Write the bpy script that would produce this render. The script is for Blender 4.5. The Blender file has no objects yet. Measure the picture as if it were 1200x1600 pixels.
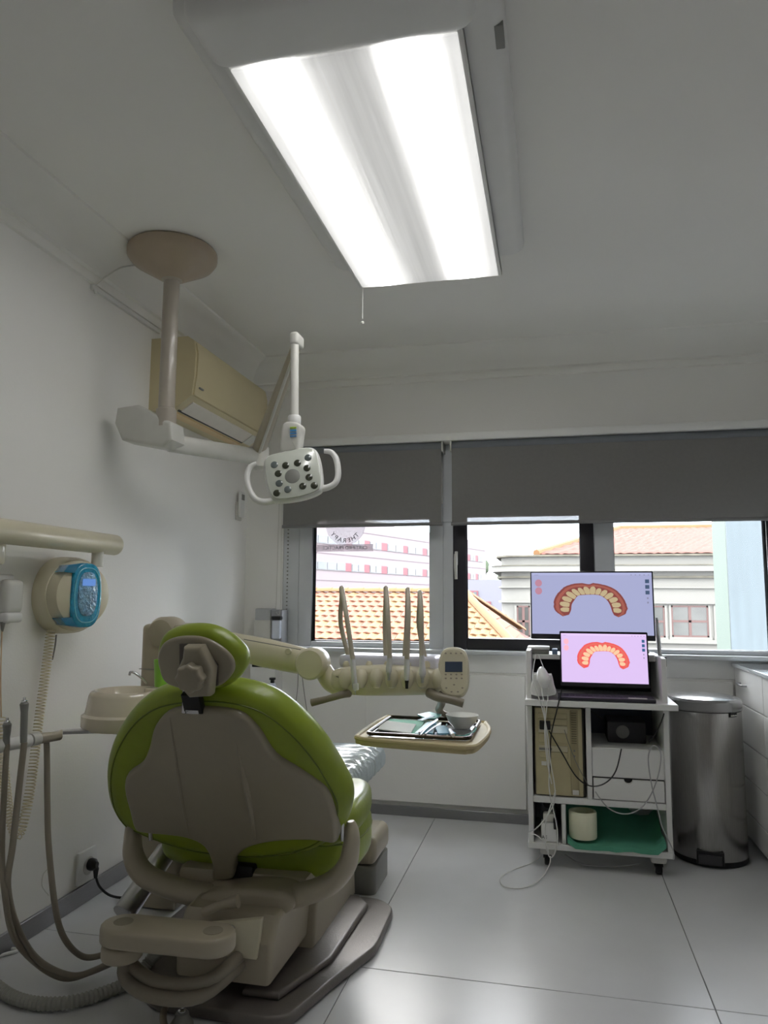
import bpy, bmesh, math, random
from mathutils import Vector, Matrix, noise
PI = math.pi
rnd = random.Random(7)
sc = bpy.context.scene
COL = sc.collection

# ------------------------------------------------------------------ camera
TH, PH, RO, FPX, EYE = 0.2244429, 0.1173114, 0.0064401, 1152.74, 1.05
CAM = Vector((0, 0, EYE))
Fv = Vector((-math.sin(TH)*math.cos(PH), math.cos(TH)*math.cos(PH), math.sin(PH)))
R0 = Vector((math.cos(TH), math.sin(TH), 0)); U0 = R0.cross(Fv)
Rv = R0*math.cos(RO) + U0*math.sin(RO); Uv = -R0*math.sin(RO) + U0*math.cos(RO)
cd = bpy.data.cameras.new('camera'); cam = bpy.data.objects.new('camera', cd); COL.objects.link(cam)
cd.sensor_fit = 'HORIZONTAL'; cd.sensor_width = 36; cd.lens = FPX*36/1200; cd.clip_end = 2000; cd.clip_start = .02
m = Matrix((Rv, Uv, -Fv)).transposed().to_4x4(); m.translation = CAM; cam.matrix_world = m
sc.camera = cam

# ------------------------------------------------------------------ sky, sun, exposure
sc.view_settings.view_transform = 'Standard'; sc.view_settings.look = 'None'
sc.view_settings.gamma = 1; sc.view_settings.use_curve_mapping = False
sc.view_settings.exposure = 0.62
sc.cycles.diffuse_bounces = 8; sc.cycles.max_bounces = 14; sc.cycles.transparent_max_bounces = 16
SKY = 8.5
w = bpy.data.worlds.new('sky'); sc.world = w; w.use_nodes = True
nt = w.node_tree; nt.nodes.clear()
o_ = nt.nodes.new('ShaderNodeOutputWorld'); bg = nt.nodes.new('ShaderNodeBackground')
tc = nt.nodes.new('ShaderNodeTexCoord'); nz = nt.nodes.new('ShaderNodeTexNoise'); cr = nt.nodes.new('ShaderNodeValToRGB')
nz.inputs['Scale'].default_value = 2.2; nz.inputs['Detail'].default_value = 6
cr.color_ramp.elements[0].position = .42; cr.color_ramp.elements[0].color = (.74, .82, .93, 1)
cr.color_ramp.elements[1].position = .6; cr.color_ramp.elements[1].color = (1, .99, .97, 1)
nt.links.new(tc.outputs['Generated'], nz.inputs['Vector']); nt.links.new(nz.outputs['Fac'], cr.inputs['Fac'])
nt.links.new(cr.outputs['Color'], bg.inputs['Color']); bg.inputs['Strength'].default_value = SKY
nt.links.new(bg.outputs['Background'], o_.inputs['Surface'])
sd = bpy.data.lights.new('sun', 'SUN'); so = bpy.data.objects.new('sun', sd); COL.objects.link(so)
sd.energy = 1.3; sd.angle = .12; sd.color = (1, .95, .86); so.rotation_euler = (math.radians(42), 0, math.radians(30)); so.location = (0, 5, 20)

# ------------------------------------------------------------------ helpers
def lin(c):
    return tuple((x/255/12.92 if x/255 <= .04045 else ((x/255+.055)/1.055)**2.4) for x in c)
def ray(u, v): return Fv*FPX + Rv*(u-600) + Uv*(800-v)
def at(u, v, ax, val):
    d = ray(u, v); t = (val-CAM[ax])/d[ax]; return CAM + d*t
class Frame:
    def __init__(s, o, a, b, n=None):
        s.o = Vector(o); s.a = Vector(a).normalized(); s.b = Vector(b).normalized()
        s.n = Vector(n) if n is not None else s.a.cross(s.b)
    def p(s, x, y, z=0): return s.o + s.a*x + s.b*y + s.n*z
    def px(s, u, v):
        d = ray(u, v); n = s.a.cross(s.b); t = (s.o-CAM).dot(n)/d.dot(n); q = CAM + d*t - s.o
        return (q.dot(s.a), q.dot(s.b))
def XZ(y): return Frame((0, y, 0), (1, 0, 0), (0, 0, 1))      # n = -Y (towards the camera)
def YZ(x): return Frame((x, 0, 0), (0, 1, 0), (0, 0, 1))      # n = +X
def XY(z): return Frame((0, 0, z), (1, 0, 0), (0, 1, 0))      # n = +Z

MATS = {}
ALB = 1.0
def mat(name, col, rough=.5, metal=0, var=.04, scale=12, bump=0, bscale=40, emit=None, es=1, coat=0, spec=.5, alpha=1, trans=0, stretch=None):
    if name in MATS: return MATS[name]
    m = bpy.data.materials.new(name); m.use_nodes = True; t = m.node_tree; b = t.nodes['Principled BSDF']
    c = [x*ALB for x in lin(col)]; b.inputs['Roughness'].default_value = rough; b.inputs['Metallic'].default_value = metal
    b.inputs['Specular IOR Level'].default_value = spec; b.inputs['Coat Weight'].default_value = coat
    tc = t.nodes.new('ShaderNodeTexCoord'); src = tc.outputs['Object']
    if stretch:
        mp = t.nodes.new('ShaderNodeMapping'); mp.inputs['Scale'].default_value = stretch
        t.links.new(src, mp.inputs['Vector']); src = mp.outputs['Vector']
    n = t.nodes.new('ShaderNodeTexNoise'); n.inputs['Scale'].default_value = scale; n.inputs['Detail'].default_value = 3
    t.links.new(src, n.inputs['Vector'])
    r = t.nodes.new('ShaderNodeValToRGB')
    r.color_ramp.elements[0].position = .3; r.color_ramp.elements[1].position = .7
    r.color_ramp.elements[0].color = (*[x*(1-var) for x in c], 1); r.color_ramp.elements[1].color = (*[min(1, x*(1+var)) for x in c], 1)
    t.links.new(n.outputs['Fac'], r.inputs['Fac']); t.links.new(r.outputs['Color'], b.inputs['Base Color'])
    if bump:
        n2 = t.nodes.new('ShaderNodeTexNoise'); n2.inputs['Scale'].default_value = bscale; t.links.new(src, n2.inputs['Vector'])
        bu = t.nodes.new('ShaderNodeBump'); bu.inputs['Strength'].default_value = bump; bu.inputs['Distance'].default_value = .01
        t.links.new(n2.outputs['Fac'], bu.inputs['Height']); t.links.new(bu.outputs['Normal'], b.inputs['Normal'])
    if emit:
        b.inputs['Emission Color'].default_value = (*lin(emit), 1); b.inputs['Emission Strength'].default_value = es
    if trans:  # part of the light passes straight through
        tr = t.nodes.new('ShaderNodeBsdfTransparent'); mx = t.nodes.new('ShaderNodeMixShader'); mx.inputs[0].default_value = trans
        out = t.nodes['Material Output']
        t.links.new(b.outputs[0], mx.inputs[1]); t.links.new(tr.outputs[0], mx.inputs[2]); t.links.new(mx.outputs[0], out.inputs[0])
    MATS[name] = m; return m
def film_mat(name, col, clear):
    m = bpy.data.materials.new(name); m.use_nodes = True; t = m.node_tree; t.nodes.clear()
    out = t.nodes.new('ShaderNodeOutputMaterial'); tr = t.nodes.new('ShaderNodeBsdfTransparent'); tl = t.nodes.new('ShaderNodeBsdfTranslucent')
    nz_ = t.nodes.new('ShaderNodeTexNoise'); nz_.inputs['Scale'].default_value = 80
    cr_ = t.nodes.new('ShaderNodeValToRGB'); cr_.color_ramp.elements[0].color = (*[x*.92 for x in lin(col)], 1); cr_.color_ramp.elements[1].color = (*lin(col), 1)
    t.links.new(nz_.outputs['Fac'], cr_.inputs['Fac']); t.links.new(cr_.outputs['Color'], tl.inputs['Color'])
    mx = t.nodes.new('ShaderNodeMixShader'); mx.inputs[0].default_value = clear
    t.links.new(tl.outputs[0], mx.inputs[1]); t.links.new(tr.outputs[0], mx.inputs[2]); t.links.new(mx.outputs[0], out.inputs[0])
    return m
def glass_mat(name, tint=(1, 1, 1), refl=.08):
    if name in MATS: return MATS[name]
    m = bpy.data.materials.new(name); m.use_nodes = True; t = m.node_tree; t.nodes.clear()
    out = t.nodes.new('ShaderNodeOutputMaterial'); tr = t.nodes.new('ShaderNodeBsdfTransparent'); gl = t.nodes.new('ShaderNodeBsdfGlossy')
    tr.inputs[0].default_value = (*tint, 1); gl.inputs['Roughness'].default_value = .02
    mx = t.nodes.new('ShaderNodeMixShader'); lw = t.nodes.new('ShaderNodeLayerWeight'); lw.inputs[0].default_value = .25
    mu = t.nodes.new('ShaderNodeMath'); mu.operation = 'MULTIPLY'; mu.inputs[1].default_value = refl*6
    t.links.new(lw.outputs['Fresnel'], mu.inputs[0]); t.links.new(mu.outputs[0], mx.inputs[0])
    t.links.new(tr.outputs[0], mx.inputs[1]); t.links.new(gl.outputs[0], mx.inputs[2]); t.links.new(mx.outputs[0], out.inputs[0])
    MATS[name] = m; return m
def glow(name, col, s=1):
    if name in MATS: return MATS[name]
    m = bpy.data.materials.new(name); m.use_nodes = True; t = m.node_tree; b = t.nodes['Principled BSDF']
    b.inputs['Base Color'].default_value = (.02, .02, .02, 1); b.inputs['Roughness'].default_value = .3
    b.inputs['Emission Color'].default_value = (*lin(col), 1); b.inputs['Emission Strength'].default_value = s
    MATS[name] = m; return m

class MB:
    def __init__(s): s.bm = bmesh.new()
    def _merge(s, b2):
        me = bpy.data.meshes.new('t'); b2.to_mesh(me); b2.free(); s.bm.from_mesh(me); bpy.data.meshes.remove(me); return s
    def box(s, lo, hi, r=0, seg=2, M=None):
        b = bmesh.new(); bmesh.ops.create_cube(b, size=1)
        lo = Vector(lo); hi = Vector(hi); d = hi-lo
        for v in b.verts: v.co = Vector([lo[i] + (v.co[i]+.5)*d[i] for i in range(3)])
        r = min(r, min(abs(x) for x in d)*.49)
        if r > 0: bmesh.ops.bevel(b, geom=b.edges[:], offset=r, segments=seg, affect='EDGES', profile=.5)
        if M is not None: bmesh.ops.transform(b, matrix=M, verts=b.verts)
        bmesh.ops.recalc_face_normals(b, faces=b.faces)
        return s._merge(b)
    def rings(s, rings, cap=True, closed=True, loop=False):
        b = bmesh.new(); vs = [[b.verts.new(p) for p in r] for r in rings]; n = len(vs[0])
        R = len(vs)
        for i in range(R if loop else R-1):
            for j in range(n if closed else n-1):
                a, c = vs[i], vs[(i+1) % R]; k = (j+1) % n
                try: b.faces.new((a[j], a[k], c[k], c[j]))
                except ValueError: pass
        if cap and not loop:
            b.faces.new(list(reversed(vs[0]))); b.faces.new(vs[-1])
        bmesh.ops.recalc_face_normals(b, faces=b.faces)
        return s._merge(b)
    def tube(s, pts, r, n=10, smooth=0, cap=True, flat=None):
        pts = [Vector(p) for p in pts]
        rs = r if isinstance(r, (list, tuple)) else [r]*len(pts)
        if smooth:
            q, qr = [], []
            for i in range(len(pts)-1):
                p0 = pts[max(i-1, 0)]; p1 = pts[i]; p2 = pts[i+1]; p3 = pts[min(i+2, len(pts)-1)]
                for k in range(smooth):
                    t = k/smooth
                    q.append(.5*((2*p1) + (p2-p0)*t + (2*p0-5*p1+4*p2-p3)*t*t + (3*p1-p0-3*p2+p3)*t**3)); qr.append(rs[i]*(1-t)+rs[i+1]*t)
            q.append(pts[-1]); qr.append(rs[-1]); pts, rs = q, qr
        t0 = (pts[1]-pts[0]).normalized(); nv = t0.orthogonal().normalized()
        if flat: nv = (Vector(flat[0]) - t0*Vector(flat[0]).dot(t0)).normalized()
        rg = []
        for i, p in enumerate(pts):
            t = (pts[min(i+1, len(pts)-1)] - pts[max(i-1, 0)]).normalized()
            nv = (nv - t*nv.dot(t)).normalized(); bv = t.cross(nv); k = flat[1] if flat else 1
            rg.append([p + nv*math.cos(2*PI*j/n)*rs[i] + bv*math.sin(2*PI*j/n)*rs[i]*k for j in range(n)])
        return s.rings(rg, cap)
    def lathe(s, o, axis, prof, n=28, cap=True):
        o = Vector(o); ax = Vector(axis).normalized(); a = ax.orthogonal().normalized(); b = ax.cross(a)
        return s.rings([[o + ax*h + (a*math.cos(2*PI*j/n) + b*math.sin(2*PI*j/n))*max(r, 1e-4) for j in range(n)] for r, h in prof], cap)
    def slab(s, fr, pts, z0, z1, r=0, seg=4, bulge=0, nb=3):
        """outline in frame coordinates -> solid from z0 to z1 along n, edges rounded by r"""
        pts = [Vector((p[0], p[1])) for p in pts]; n = len(pts)
        area = sum(pts[i].x*pts[(i+1) % n].y - pts[(i+1) % n].x*pts[i].y for i in range(n))
        if area < 0: pts.reverse()
        nr = []
        for i in range(n):
            d1 = (pts[i]-pts[i-1]).normalized(); d2 = (pts[(i+1) % n]-pts[i]).normalized()
            t = (d1+d2); t = t.normalized() if t.length > 1e-6 else d1
            c = max(.5, t.dot(d1)); nr.append(Vector((-t.y, t.x))/c)
        r = min(r, abs(z1-z0)/2); rg = []
        def ring(off, z): return [fr.p(*(pts[i]+nr[i]*off), z) for i in range(n)]
        if r > 0:
            for k in range(seg+1):
                a = PI/2*k/seg; rg.append(ring(r*(1-math.sin(a)), z0 + r*(1-math.cos(a))))
            for k in range(seg+1):
                a = PI/2*k/seg; rg.append(ring(r*(1-math.cos(a)), z1 - r*(1-math.sin(a))))
        else: rg = [ring(0, z0), ring(0, z1)]
        return s.rings(rg)
    def build(s, name, m, parent=None, base=None, ang=38, label=None):
        bmesh.ops.remove_doubles(s.bm, verts=s.bm.verts, dist=1e-5)
        o = Vector((0, 0, 0))
        if parent is not None: o = WO[parent.name]
        elif base is not None:
            if base == 'auto':
                xs = [v.co for v in s.bm.verts]
                o = Vector(((min(v.x for v in xs)+max(v.x for v in xs))/2, (min(v.y for v in xs)+max(v.y for v in xs))/2, min(v.z for v in xs)))
            else: o = Vector(base)
        for v in s.bm.verts: v.co -= o
        me = bpy.data.meshes.new(name); s.bm.to_mesh(me); s.bm.free()
        for p in me.polygons: p.use_smooth = True
        me.set_sharp_from_angle(angle=math.radians(ang))
        me.materials.append(m)
        ob = bpy.data.objects.new(name, me); COL.objects.link(ob)
        if parent is not None: ob.parent = parent
        else: ob.location = o
        WO[ob.name] = o
        if label: ob['label'] = label
        return ob
WO = {}
def tag(o, label=None, cat=None, group=None, kind=None):
    if label: o['label'] = label
    if cat: o['category'] = cat
    if group: o['group'] = group
    if kind: o['kind'] = kind
    return o
def thing(name, label, cat, loc, group=None):
    o = bpy.data.objects.new(name, None); COL.objects.link(o); o.location = Vector(loc); o.empty_display_size = .05
    WO[o.name] = Vector(loc); return tag(o, label, cat, group)
def struct(name, loc=(0, 0, 0)):
    o = bpy.data.objects.new(name, None); COL.objects.link(o); o.location = Vector(loc); WO[o.name] = Vector(loc)
    o['kind'] = 'structure'; return o
def inst(me, name, M, parent, m=None):
    ob = bpy.data.objects.new(name, me); COL.objects.link(ob); ob.parent = parent
    ob.matrix_basis = Matrix.Translation(-WO[parent.name]) @ M; WO[ob.name] = M.translation.copy(); return ob
def mesh_of(mb, name, m, ang=38):
    me = bpy.data.meshes.new(name); mb.bm.to_mesh(me); mb.bm.free()
    for p in me.polygons: p.use_smooth = True
    me.set_sharp_from_angle(angle=math.radians(ang)); me.materials.append(m); return me
def spl(pts, k=6):
    """closed smooth outline through 2-D points"""
    P = [Vector(p) for p in pts]; n = len(P); q = []
    for i in range(n):
        p0, p1, p2, p3 = P[i-1], P[i], P[(i+1) % n], P[(i+2) % n]
        for j in range(k):
            t = j/k; q.append(.5*((2*p1) + (p2-p0)*t + (2*p0-5*p1+4*p2-p3)*t*t + (3*p1-p0-3*p2+p3)*t**3))
    return q
def rrect(x0, y0, x1, y1, r, k=5):
    q = []
    for cx, cy, a in ((x1-r, y1-r, 0), (x0+r, y1-r, 90), (x0+r, y0+r, 180), (x1-r, y0+r, 270)):
        for j in range(k+1):
            t = math.radians(a+90*j/k); q.append((cx+r*math.cos(t), cy+r*math.sin(t)))
    return q
def inset(pts, d):
    pts = [Vector(p) for p in pts]; n = len(pts)
    area = sum(pts[i].x*pts[(i+1) % n].y - pts[(i+1) % n].x*pts[i].y for i in range(n)); sg = 1 if area > 0 else -1; q = []
    for i in range(n):
        t = (pts[(i+1) % n]-pts[i-1]).normalized(); q.append(pts[i]+Vector((-t.y, t.x))*d*sg)
    return q
def pxl(fr, pts): return [fr.px(*p) for p in pts]
def text_mesh(body, size, depth=.001, align='CENTER'):
    cu = bpy.data.curves.new('t', 'FONT'); cu.body = body; cu.size = size; cu.extrude = depth; cu.align_x = align; cu.align_y = 'CENTER'
    ob = bpy.data.objects.new('t', cu); COL.objects.link(ob); dg = bpy.context.evaluated_depsgraph_get()
    me = bpy.data.meshes.new_from_object(ob.evaluated_get(dg)); bpy.data.objects.remove(ob); bpy.data.curves.remove(cu); return me
def put_text(body, size, fr, x, y, z, name, m, parent, mirror=False, rot=0):
    me = text_mesh(body, size); me.materials.clear(); me.materials.append(m)
    n = fr.n; a = fr.a*math.cos(rot)+fr.b*math.sin(rot); b = -fr.a*math.sin(rot)+fr.b*math.cos(rot)
    M = Matrix((a*(-1 if mirror else 1), b, n)).transposed().to_4x4(); M.translation = fr.p(x, y, z)-WO[parent.name]
    me.transform(M); ob = bpy.data.objects.new(name, me); COL.objects.link(ob); ob.parent = parent; WO[ob.name] = WO[parent.name]
    return ob

# ------------------------------------------------------------------ materials
M_wall = mat('wall_paint', (236, 235, 232), .6, var=.02, scale=2, bump=.05, bscale=120)
M_ceil = mat('ceiling_paint', (238, 237, 233), .7, var=.015, scale=1.5)
M_trim = mat('trim_paint', (226, 226, 224), .45, var=.015)
M_floor = mat('porcelain', (205, 206, 208), .28, var=.03, scale=5, bump=.02, bscale=300)
M_grout = mat('grout', (95, 95, 95), .8)
M_skirt = mat('brushed_skirting', (150, 150, 152), .3, metal=.85, var=.08, scale=30, stretch=(2, 2, 60))
M_white = mat('white_laminate', (222, 222, 220), .35, var=.015)
M_pvc = mat('white_window_frame', (205, 208, 212), .35, var=.02)
M_blackf = mat('black_window_frame', (38, 37, 44), .35)
M_blk = mat('black_plastic', (22, 22, 24), .4)
M_dark = mat('cavity_shade', (84, 90, 108), .6)
M_greige = mat('greige_plastic', (172, 163, 144), .35, var=.025, coat=.15)
M_shell = mat('shell_plastic', (152, 144, 126), .28, var=.025, coat=.3)
M_beige = mat('beige_plastic', (212, 205, 180), .33, var=.02, coat=.2)
M_cream = mat('yellowed_plastic', (200, 188, 152), .42, var=.04, scale=4)
M_lgrey = mat('pale_grey_plastic', (205, 204, 198), .4)
M_mgrey = mat('grey_plastic', (128, 128, 124), .4)
M_green = mat('green_leatherette', (134, 152, 36), .36, var=.07, scale=9, bump=.12, bscale=25, coat=.12)
M_green2 = mat('green_piping', (96, 110, 22), .5)
M_steel = mat('brushed_steel', (172, 170, 168), .26, metal=1, var=.1, scale=20, stretch=(30, 30, 1))
M_chrome = mat('chrome', (215, 215, 218), .12, metal=1)
M_alu = mat('aluminium', (190, 190, 192), .3, metal=.9)
M_base = mat('pewter_paint', (118, 112, 108), .38, metal=.35, var=.06, bump=.08, bscale=200)
M_hose = mat('taupe_hose', (134, 126, 112), .45)
M_hoseg = mat('grey_corrugated_hose', (150, 150, 142), .5)
M_cable = mat('white_cable', (215, 215, 212), .45)
M_coil = mat('cream_coil', (216, 206, 176), .45)
M_porc = mat('basin_porcelain', (214, 204, 186), .18, coat=.5)
M_glass = glass_mat('window_glass')
M_wtext = mat('dark_print', (50, 50, 55), .6)

# ================================================================== SETTING
XL, YB, ZC = -1.607, 3.705, 2.33
XR, YF = 1.40, -1.7
# floor: grout bed and tiles
fl = struct('floor')
MB().box((XL-.1, YF, -.06), (XR+.1, YB+.1, -.004)).build('grout_bed', M_grout, fl)
gx = [XL-.02, -.577, .389, XR+.02]; gy = [YF, .257, 2.187, YB+.02]
for i in range(3):
    for j in range(3):
        MB().box((gx[i]+.0013, gy[j]+.0013, -.02), (gx[i+1]-.0013, gy[j+1]-.0013, 0), .001, 1).build('tile', M_floor, fl)
wl = struct('wall_left'); MB().box((XL-.12, YF, -.05), (XL, YB+.15, ZC+.1)).build('plaster', M_wall, wl)
wr = struct('wall_right'); MB().box((XR, YF, -.05), (XR+.1, YB+.15, ZC+.1)).build('plaster', M_wall, wr)
wf = struct('wall_front'); MB().box((XL-.1, YF-.1, -.05), (XR+.1, YF, ZC+.1)).build('plaster', M_wall, wf)
ce = struct('ceiling'); MB().box((XL-.1, YF-.1, ZC), (XR+.1, YB+.15, ZC+.1)).build('plaster', M_ceil, ce)
ZS, ZT = .80, 1.535         # window opening
wb = struct('wall_back')
MB().box((XL-.1, YB, -.05), (XR+.1, YB+.15, ZS)).build('lower_wall', M_wall, wb)
MB().box((XL-.1, YB, ZT), (XR+.1, YB+.15, ZC+.1)).build('upper_wall', M_wall, wb)
MB().box((XL-.1, YB, ZS), (-1.395, YB+.15, ZT)).build('pier', M_wall, wb)
MB().box((1.06, YB, ZS), (XR+.1, YB+.15, ZT)).build('pier', M_wall, wb)
MB().box((-.536, YB-.004, ZS), (-.487, YB+.15, ZT)).box((-.536, YB-.02, 1.44), (-.487, YB, 1.87)).build('post', M_pvc, wb)
# apron panels under the sill
for a, b in ((-.93, -.14), (-.137, .79)):
    MB().box((a, YB-.018, .062), (b, YB, .684), .003, 1).build('panel', M_wall, wb)
MB().box((-1.31, YB-.012, .694), (XR, YB, .788), .003, 1).build('apron', M_trim, wb)
t1 = struct('trim_1'); MB().box((-1.40, YB-.05, .782), (XR, YB+.03, .803), .006, 2).build('sill_board', M_pvc, t1)
# skirting
b1 = struct('baseboard_left'); MB().box((XL, YF, 0), (XL+.012, YB-.001, .062), .002, 1).build('strip', M_skirt, b1)
b2 = struct('baseboard_back'); MB().box((XL+.013, YB-.03, 0), (.80, YB-.019, .046), .002, 1).box((XL+.013, YB-.02, 0), (.8, YB, .04)).build('strip', M_skirt, b2)
# cornice
prof = [(0, 2.175), (.012, 2.178), (.016, 2.195), (.012, 2.212), (.026, 2.216), (.03, 2.228), (.034, 2.25), (.055, 2.285), (.09, 2.312), (.14, 2.323), (.145, 2.331), (0, 2.331)]
c1 = struct('trim_2'); MB().rings([[(XL+p, y, z) for p, z in prof] for y in (YF, YB)]).build('cornice', M_ceil, c1, ang=30)
c2 = struct('trim_3'); MB().rings([[(x, YB-p, z) for p, z in prof] for x in (XL, XR)]).build('cornice', M_ceil, c2, ang=30)
# windows ----------------------------------------------------------
def frame_rect(x0, x1, z0, z1, w, y0, y1, name, m, par, r=.004, wb_=None):
    wb_ = wb_ or w
    MB().box((x0, y0, z0), (x0+w, y1, z1), r).box((x1-w, y0, z0), (x1, y1, z1), r).box((x0+w, y0, z1-w), (x1-w, y1, z1), r).box((x0+w, y0, z0), (x1-w, y1, z0+wb_), r).build(name, m, par)
w1 = struct('window_1')
frame_rect(-1.305, -.537, .804, 1.533, .072, YB+.0, YB+.07, 'window_frame', M_pvc, w1, wb_=.026)
frame_rect(-1.233, -.537, .828, 1.533, .008, YB+.02, YB+.05, 'gasket', M_blk, w1, .001)
MB().box((-1.228, YB+.033, .834), (-.541, YB+.037, 1.49)).build('pane', M_glass, w1)
MB().box((-1.395, YB+.005, ZS+.003), (-1.306, YB+.06, 1.533), .004).build('side_panel', M_pvc, w1)
mb = MB()
for k in range(26): mb.box((-1.372, YB-.001, .93+k*.02), (-1.366, YB+.008, .936+k*.02))
mb.build('slot', M_mgrey, w1)['kind'] = 'stuff'
w2 = struct('window_2')
frame_rect(-.4865, .198, .804, 1.533, .066, YB-.004, YB+.07, 'sash', M_blackf, w2, wb_=.056)
MB().box((-.425, YB+.033, .85), (.14, YB+.037, 1.49)).build('pane', M_glass, w2)
MB().box((-.478, YB-.012, 1.22), (-.462, YB-.004, 1.29), .003).tube([(-.470, YB-.03, 1.275), (-.470, YB-.036, 1.25), (-.468, YB-.034, 1.15)], [.008, .009, .007], 10).tube([(-.470, YB-.005, 1.27), (-.470, YB-.032, 1.27)], .007).build('handle', M_lgrey, w2, label='pale lever handle')
w3 = struct('window_3')
frame_rect(.2, 1.055, .804, 1.533, .09, YB, YB+.07, 'window_frame', M_pvc, w3, wb_=.02)
frame_rect(.288, .972, .818, 1.533, .006, YB+.02, YB+.05, 'gasket', M_blk, w3, .001)
MB().box((.966, YB-.002, .804), (1.06, YB+.07, 1.533), .004).build('black_post', M_blackf, w3)
MB().box((.29, YB+.033, .82), (.968, YB+.037, 1.49)).build('pane', M_glass, w3)
# sign print on the left pane (mirrored, as seen from inside)
film = film_mat('frosted_film', (150, 146, 150), .42)
filmd = film_mat('frosted_film_darker', (125, 116, 120), .35)
frg = XZ(YB+.0325)
st = thing('window_sign', 'frosted round sign and banner stuck on glass, lettering seen mirrored from inside', 'sticker', at(538, 862, 1, YB+.0325))
cx, cy = frg.px(540, 820); rr = frg.px(571, 820)[0]-cx
MB().slab(frg, [(cx+rr*math.cos(a*PI/24), cy+rr*math.sin(a*PI/24)) for a in range(48)], .0005, .0012).build('disc', film, st)
x0, y0 = frg.px(495, 862); x1, y1 = frg.px(583, 850)
MB().slab(frg, [(x0, y0), (x1, y0), (x1, y1), (x0, y1)], .0005, .0012).build('banner', filmd, st)
for k, ch in enumerate('THERAPY'):
    a = math.radians(-42 - 17*k); put_text(ch, .034, frg, cx+rr*.78*math.cos(a), cy+rr*.78*math.sin(a), .0022, 'letter', M_wtext, st, True, a+PI/2)
put_text('CERTIFIED PRACTICE', .026, frg, (x0+x1)/2, (y0+y1)/2, .0022, 'lettering', M_wtext, st, True)

# ================================================================== OUTSIDE
ALB = .165   # outdoor colours scaled down so daylit surfaces don't burn out at room exposure
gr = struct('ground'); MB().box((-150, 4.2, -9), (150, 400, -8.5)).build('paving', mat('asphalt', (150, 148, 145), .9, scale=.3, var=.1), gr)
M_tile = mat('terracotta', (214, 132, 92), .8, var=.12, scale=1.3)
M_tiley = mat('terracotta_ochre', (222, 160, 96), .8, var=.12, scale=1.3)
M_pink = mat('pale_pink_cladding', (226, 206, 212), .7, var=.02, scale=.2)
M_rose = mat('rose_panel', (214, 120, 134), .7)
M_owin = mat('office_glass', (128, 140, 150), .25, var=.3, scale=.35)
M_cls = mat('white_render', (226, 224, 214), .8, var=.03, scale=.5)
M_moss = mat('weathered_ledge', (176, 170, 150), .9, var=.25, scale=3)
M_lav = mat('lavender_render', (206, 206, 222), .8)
# near tiled roof
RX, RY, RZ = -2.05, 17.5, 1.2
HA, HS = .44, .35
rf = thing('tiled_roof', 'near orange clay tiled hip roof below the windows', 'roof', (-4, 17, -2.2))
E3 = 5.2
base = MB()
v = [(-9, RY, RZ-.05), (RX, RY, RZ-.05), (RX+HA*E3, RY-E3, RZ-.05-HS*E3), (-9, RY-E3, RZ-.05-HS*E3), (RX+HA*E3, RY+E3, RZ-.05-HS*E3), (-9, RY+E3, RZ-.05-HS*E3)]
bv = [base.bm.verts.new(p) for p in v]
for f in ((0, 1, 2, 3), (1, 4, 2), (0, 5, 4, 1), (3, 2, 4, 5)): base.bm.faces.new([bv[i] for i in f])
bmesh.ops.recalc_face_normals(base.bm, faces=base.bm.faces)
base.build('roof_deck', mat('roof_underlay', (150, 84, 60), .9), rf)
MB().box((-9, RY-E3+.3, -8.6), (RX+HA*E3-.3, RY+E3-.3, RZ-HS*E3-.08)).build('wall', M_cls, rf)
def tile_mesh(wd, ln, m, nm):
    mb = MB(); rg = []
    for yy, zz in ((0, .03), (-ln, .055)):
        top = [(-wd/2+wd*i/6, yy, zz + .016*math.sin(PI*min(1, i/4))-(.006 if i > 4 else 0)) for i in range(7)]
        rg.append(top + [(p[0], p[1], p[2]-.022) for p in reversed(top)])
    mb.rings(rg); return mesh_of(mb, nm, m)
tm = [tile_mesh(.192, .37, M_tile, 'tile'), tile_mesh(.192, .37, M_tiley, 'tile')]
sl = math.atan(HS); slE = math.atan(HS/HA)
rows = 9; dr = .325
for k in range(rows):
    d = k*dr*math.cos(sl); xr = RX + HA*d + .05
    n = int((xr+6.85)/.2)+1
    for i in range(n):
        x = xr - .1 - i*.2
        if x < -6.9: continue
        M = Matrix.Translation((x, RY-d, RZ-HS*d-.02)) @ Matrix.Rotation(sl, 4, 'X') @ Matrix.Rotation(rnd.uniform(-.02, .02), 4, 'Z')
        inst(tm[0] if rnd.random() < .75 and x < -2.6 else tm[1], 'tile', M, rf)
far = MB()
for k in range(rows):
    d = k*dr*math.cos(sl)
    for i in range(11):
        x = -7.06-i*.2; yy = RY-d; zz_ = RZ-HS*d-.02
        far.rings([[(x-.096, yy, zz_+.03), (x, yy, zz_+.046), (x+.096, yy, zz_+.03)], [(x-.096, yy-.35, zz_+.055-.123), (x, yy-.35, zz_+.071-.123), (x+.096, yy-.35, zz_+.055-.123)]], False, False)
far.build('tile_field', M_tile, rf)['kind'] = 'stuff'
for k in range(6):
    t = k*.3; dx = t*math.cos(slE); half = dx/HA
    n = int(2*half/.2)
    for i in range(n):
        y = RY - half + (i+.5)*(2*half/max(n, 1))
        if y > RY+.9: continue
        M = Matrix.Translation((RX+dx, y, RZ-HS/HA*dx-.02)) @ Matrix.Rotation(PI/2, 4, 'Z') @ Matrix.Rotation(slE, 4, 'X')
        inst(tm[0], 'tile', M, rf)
capm = MB().rings([[(x, .1*math.cos(a), .035+.075*math.sin(a)*k) for a in [PI*j/6 for j in range(7)]] + [(x, .1*math.cos(a)*.8, .02+.055*math.sin(a)*k) for a in [PI*(6-j)/6 for j in range(7)]] for x, k in ((0, 1), (.42, 1.25))])
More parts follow.
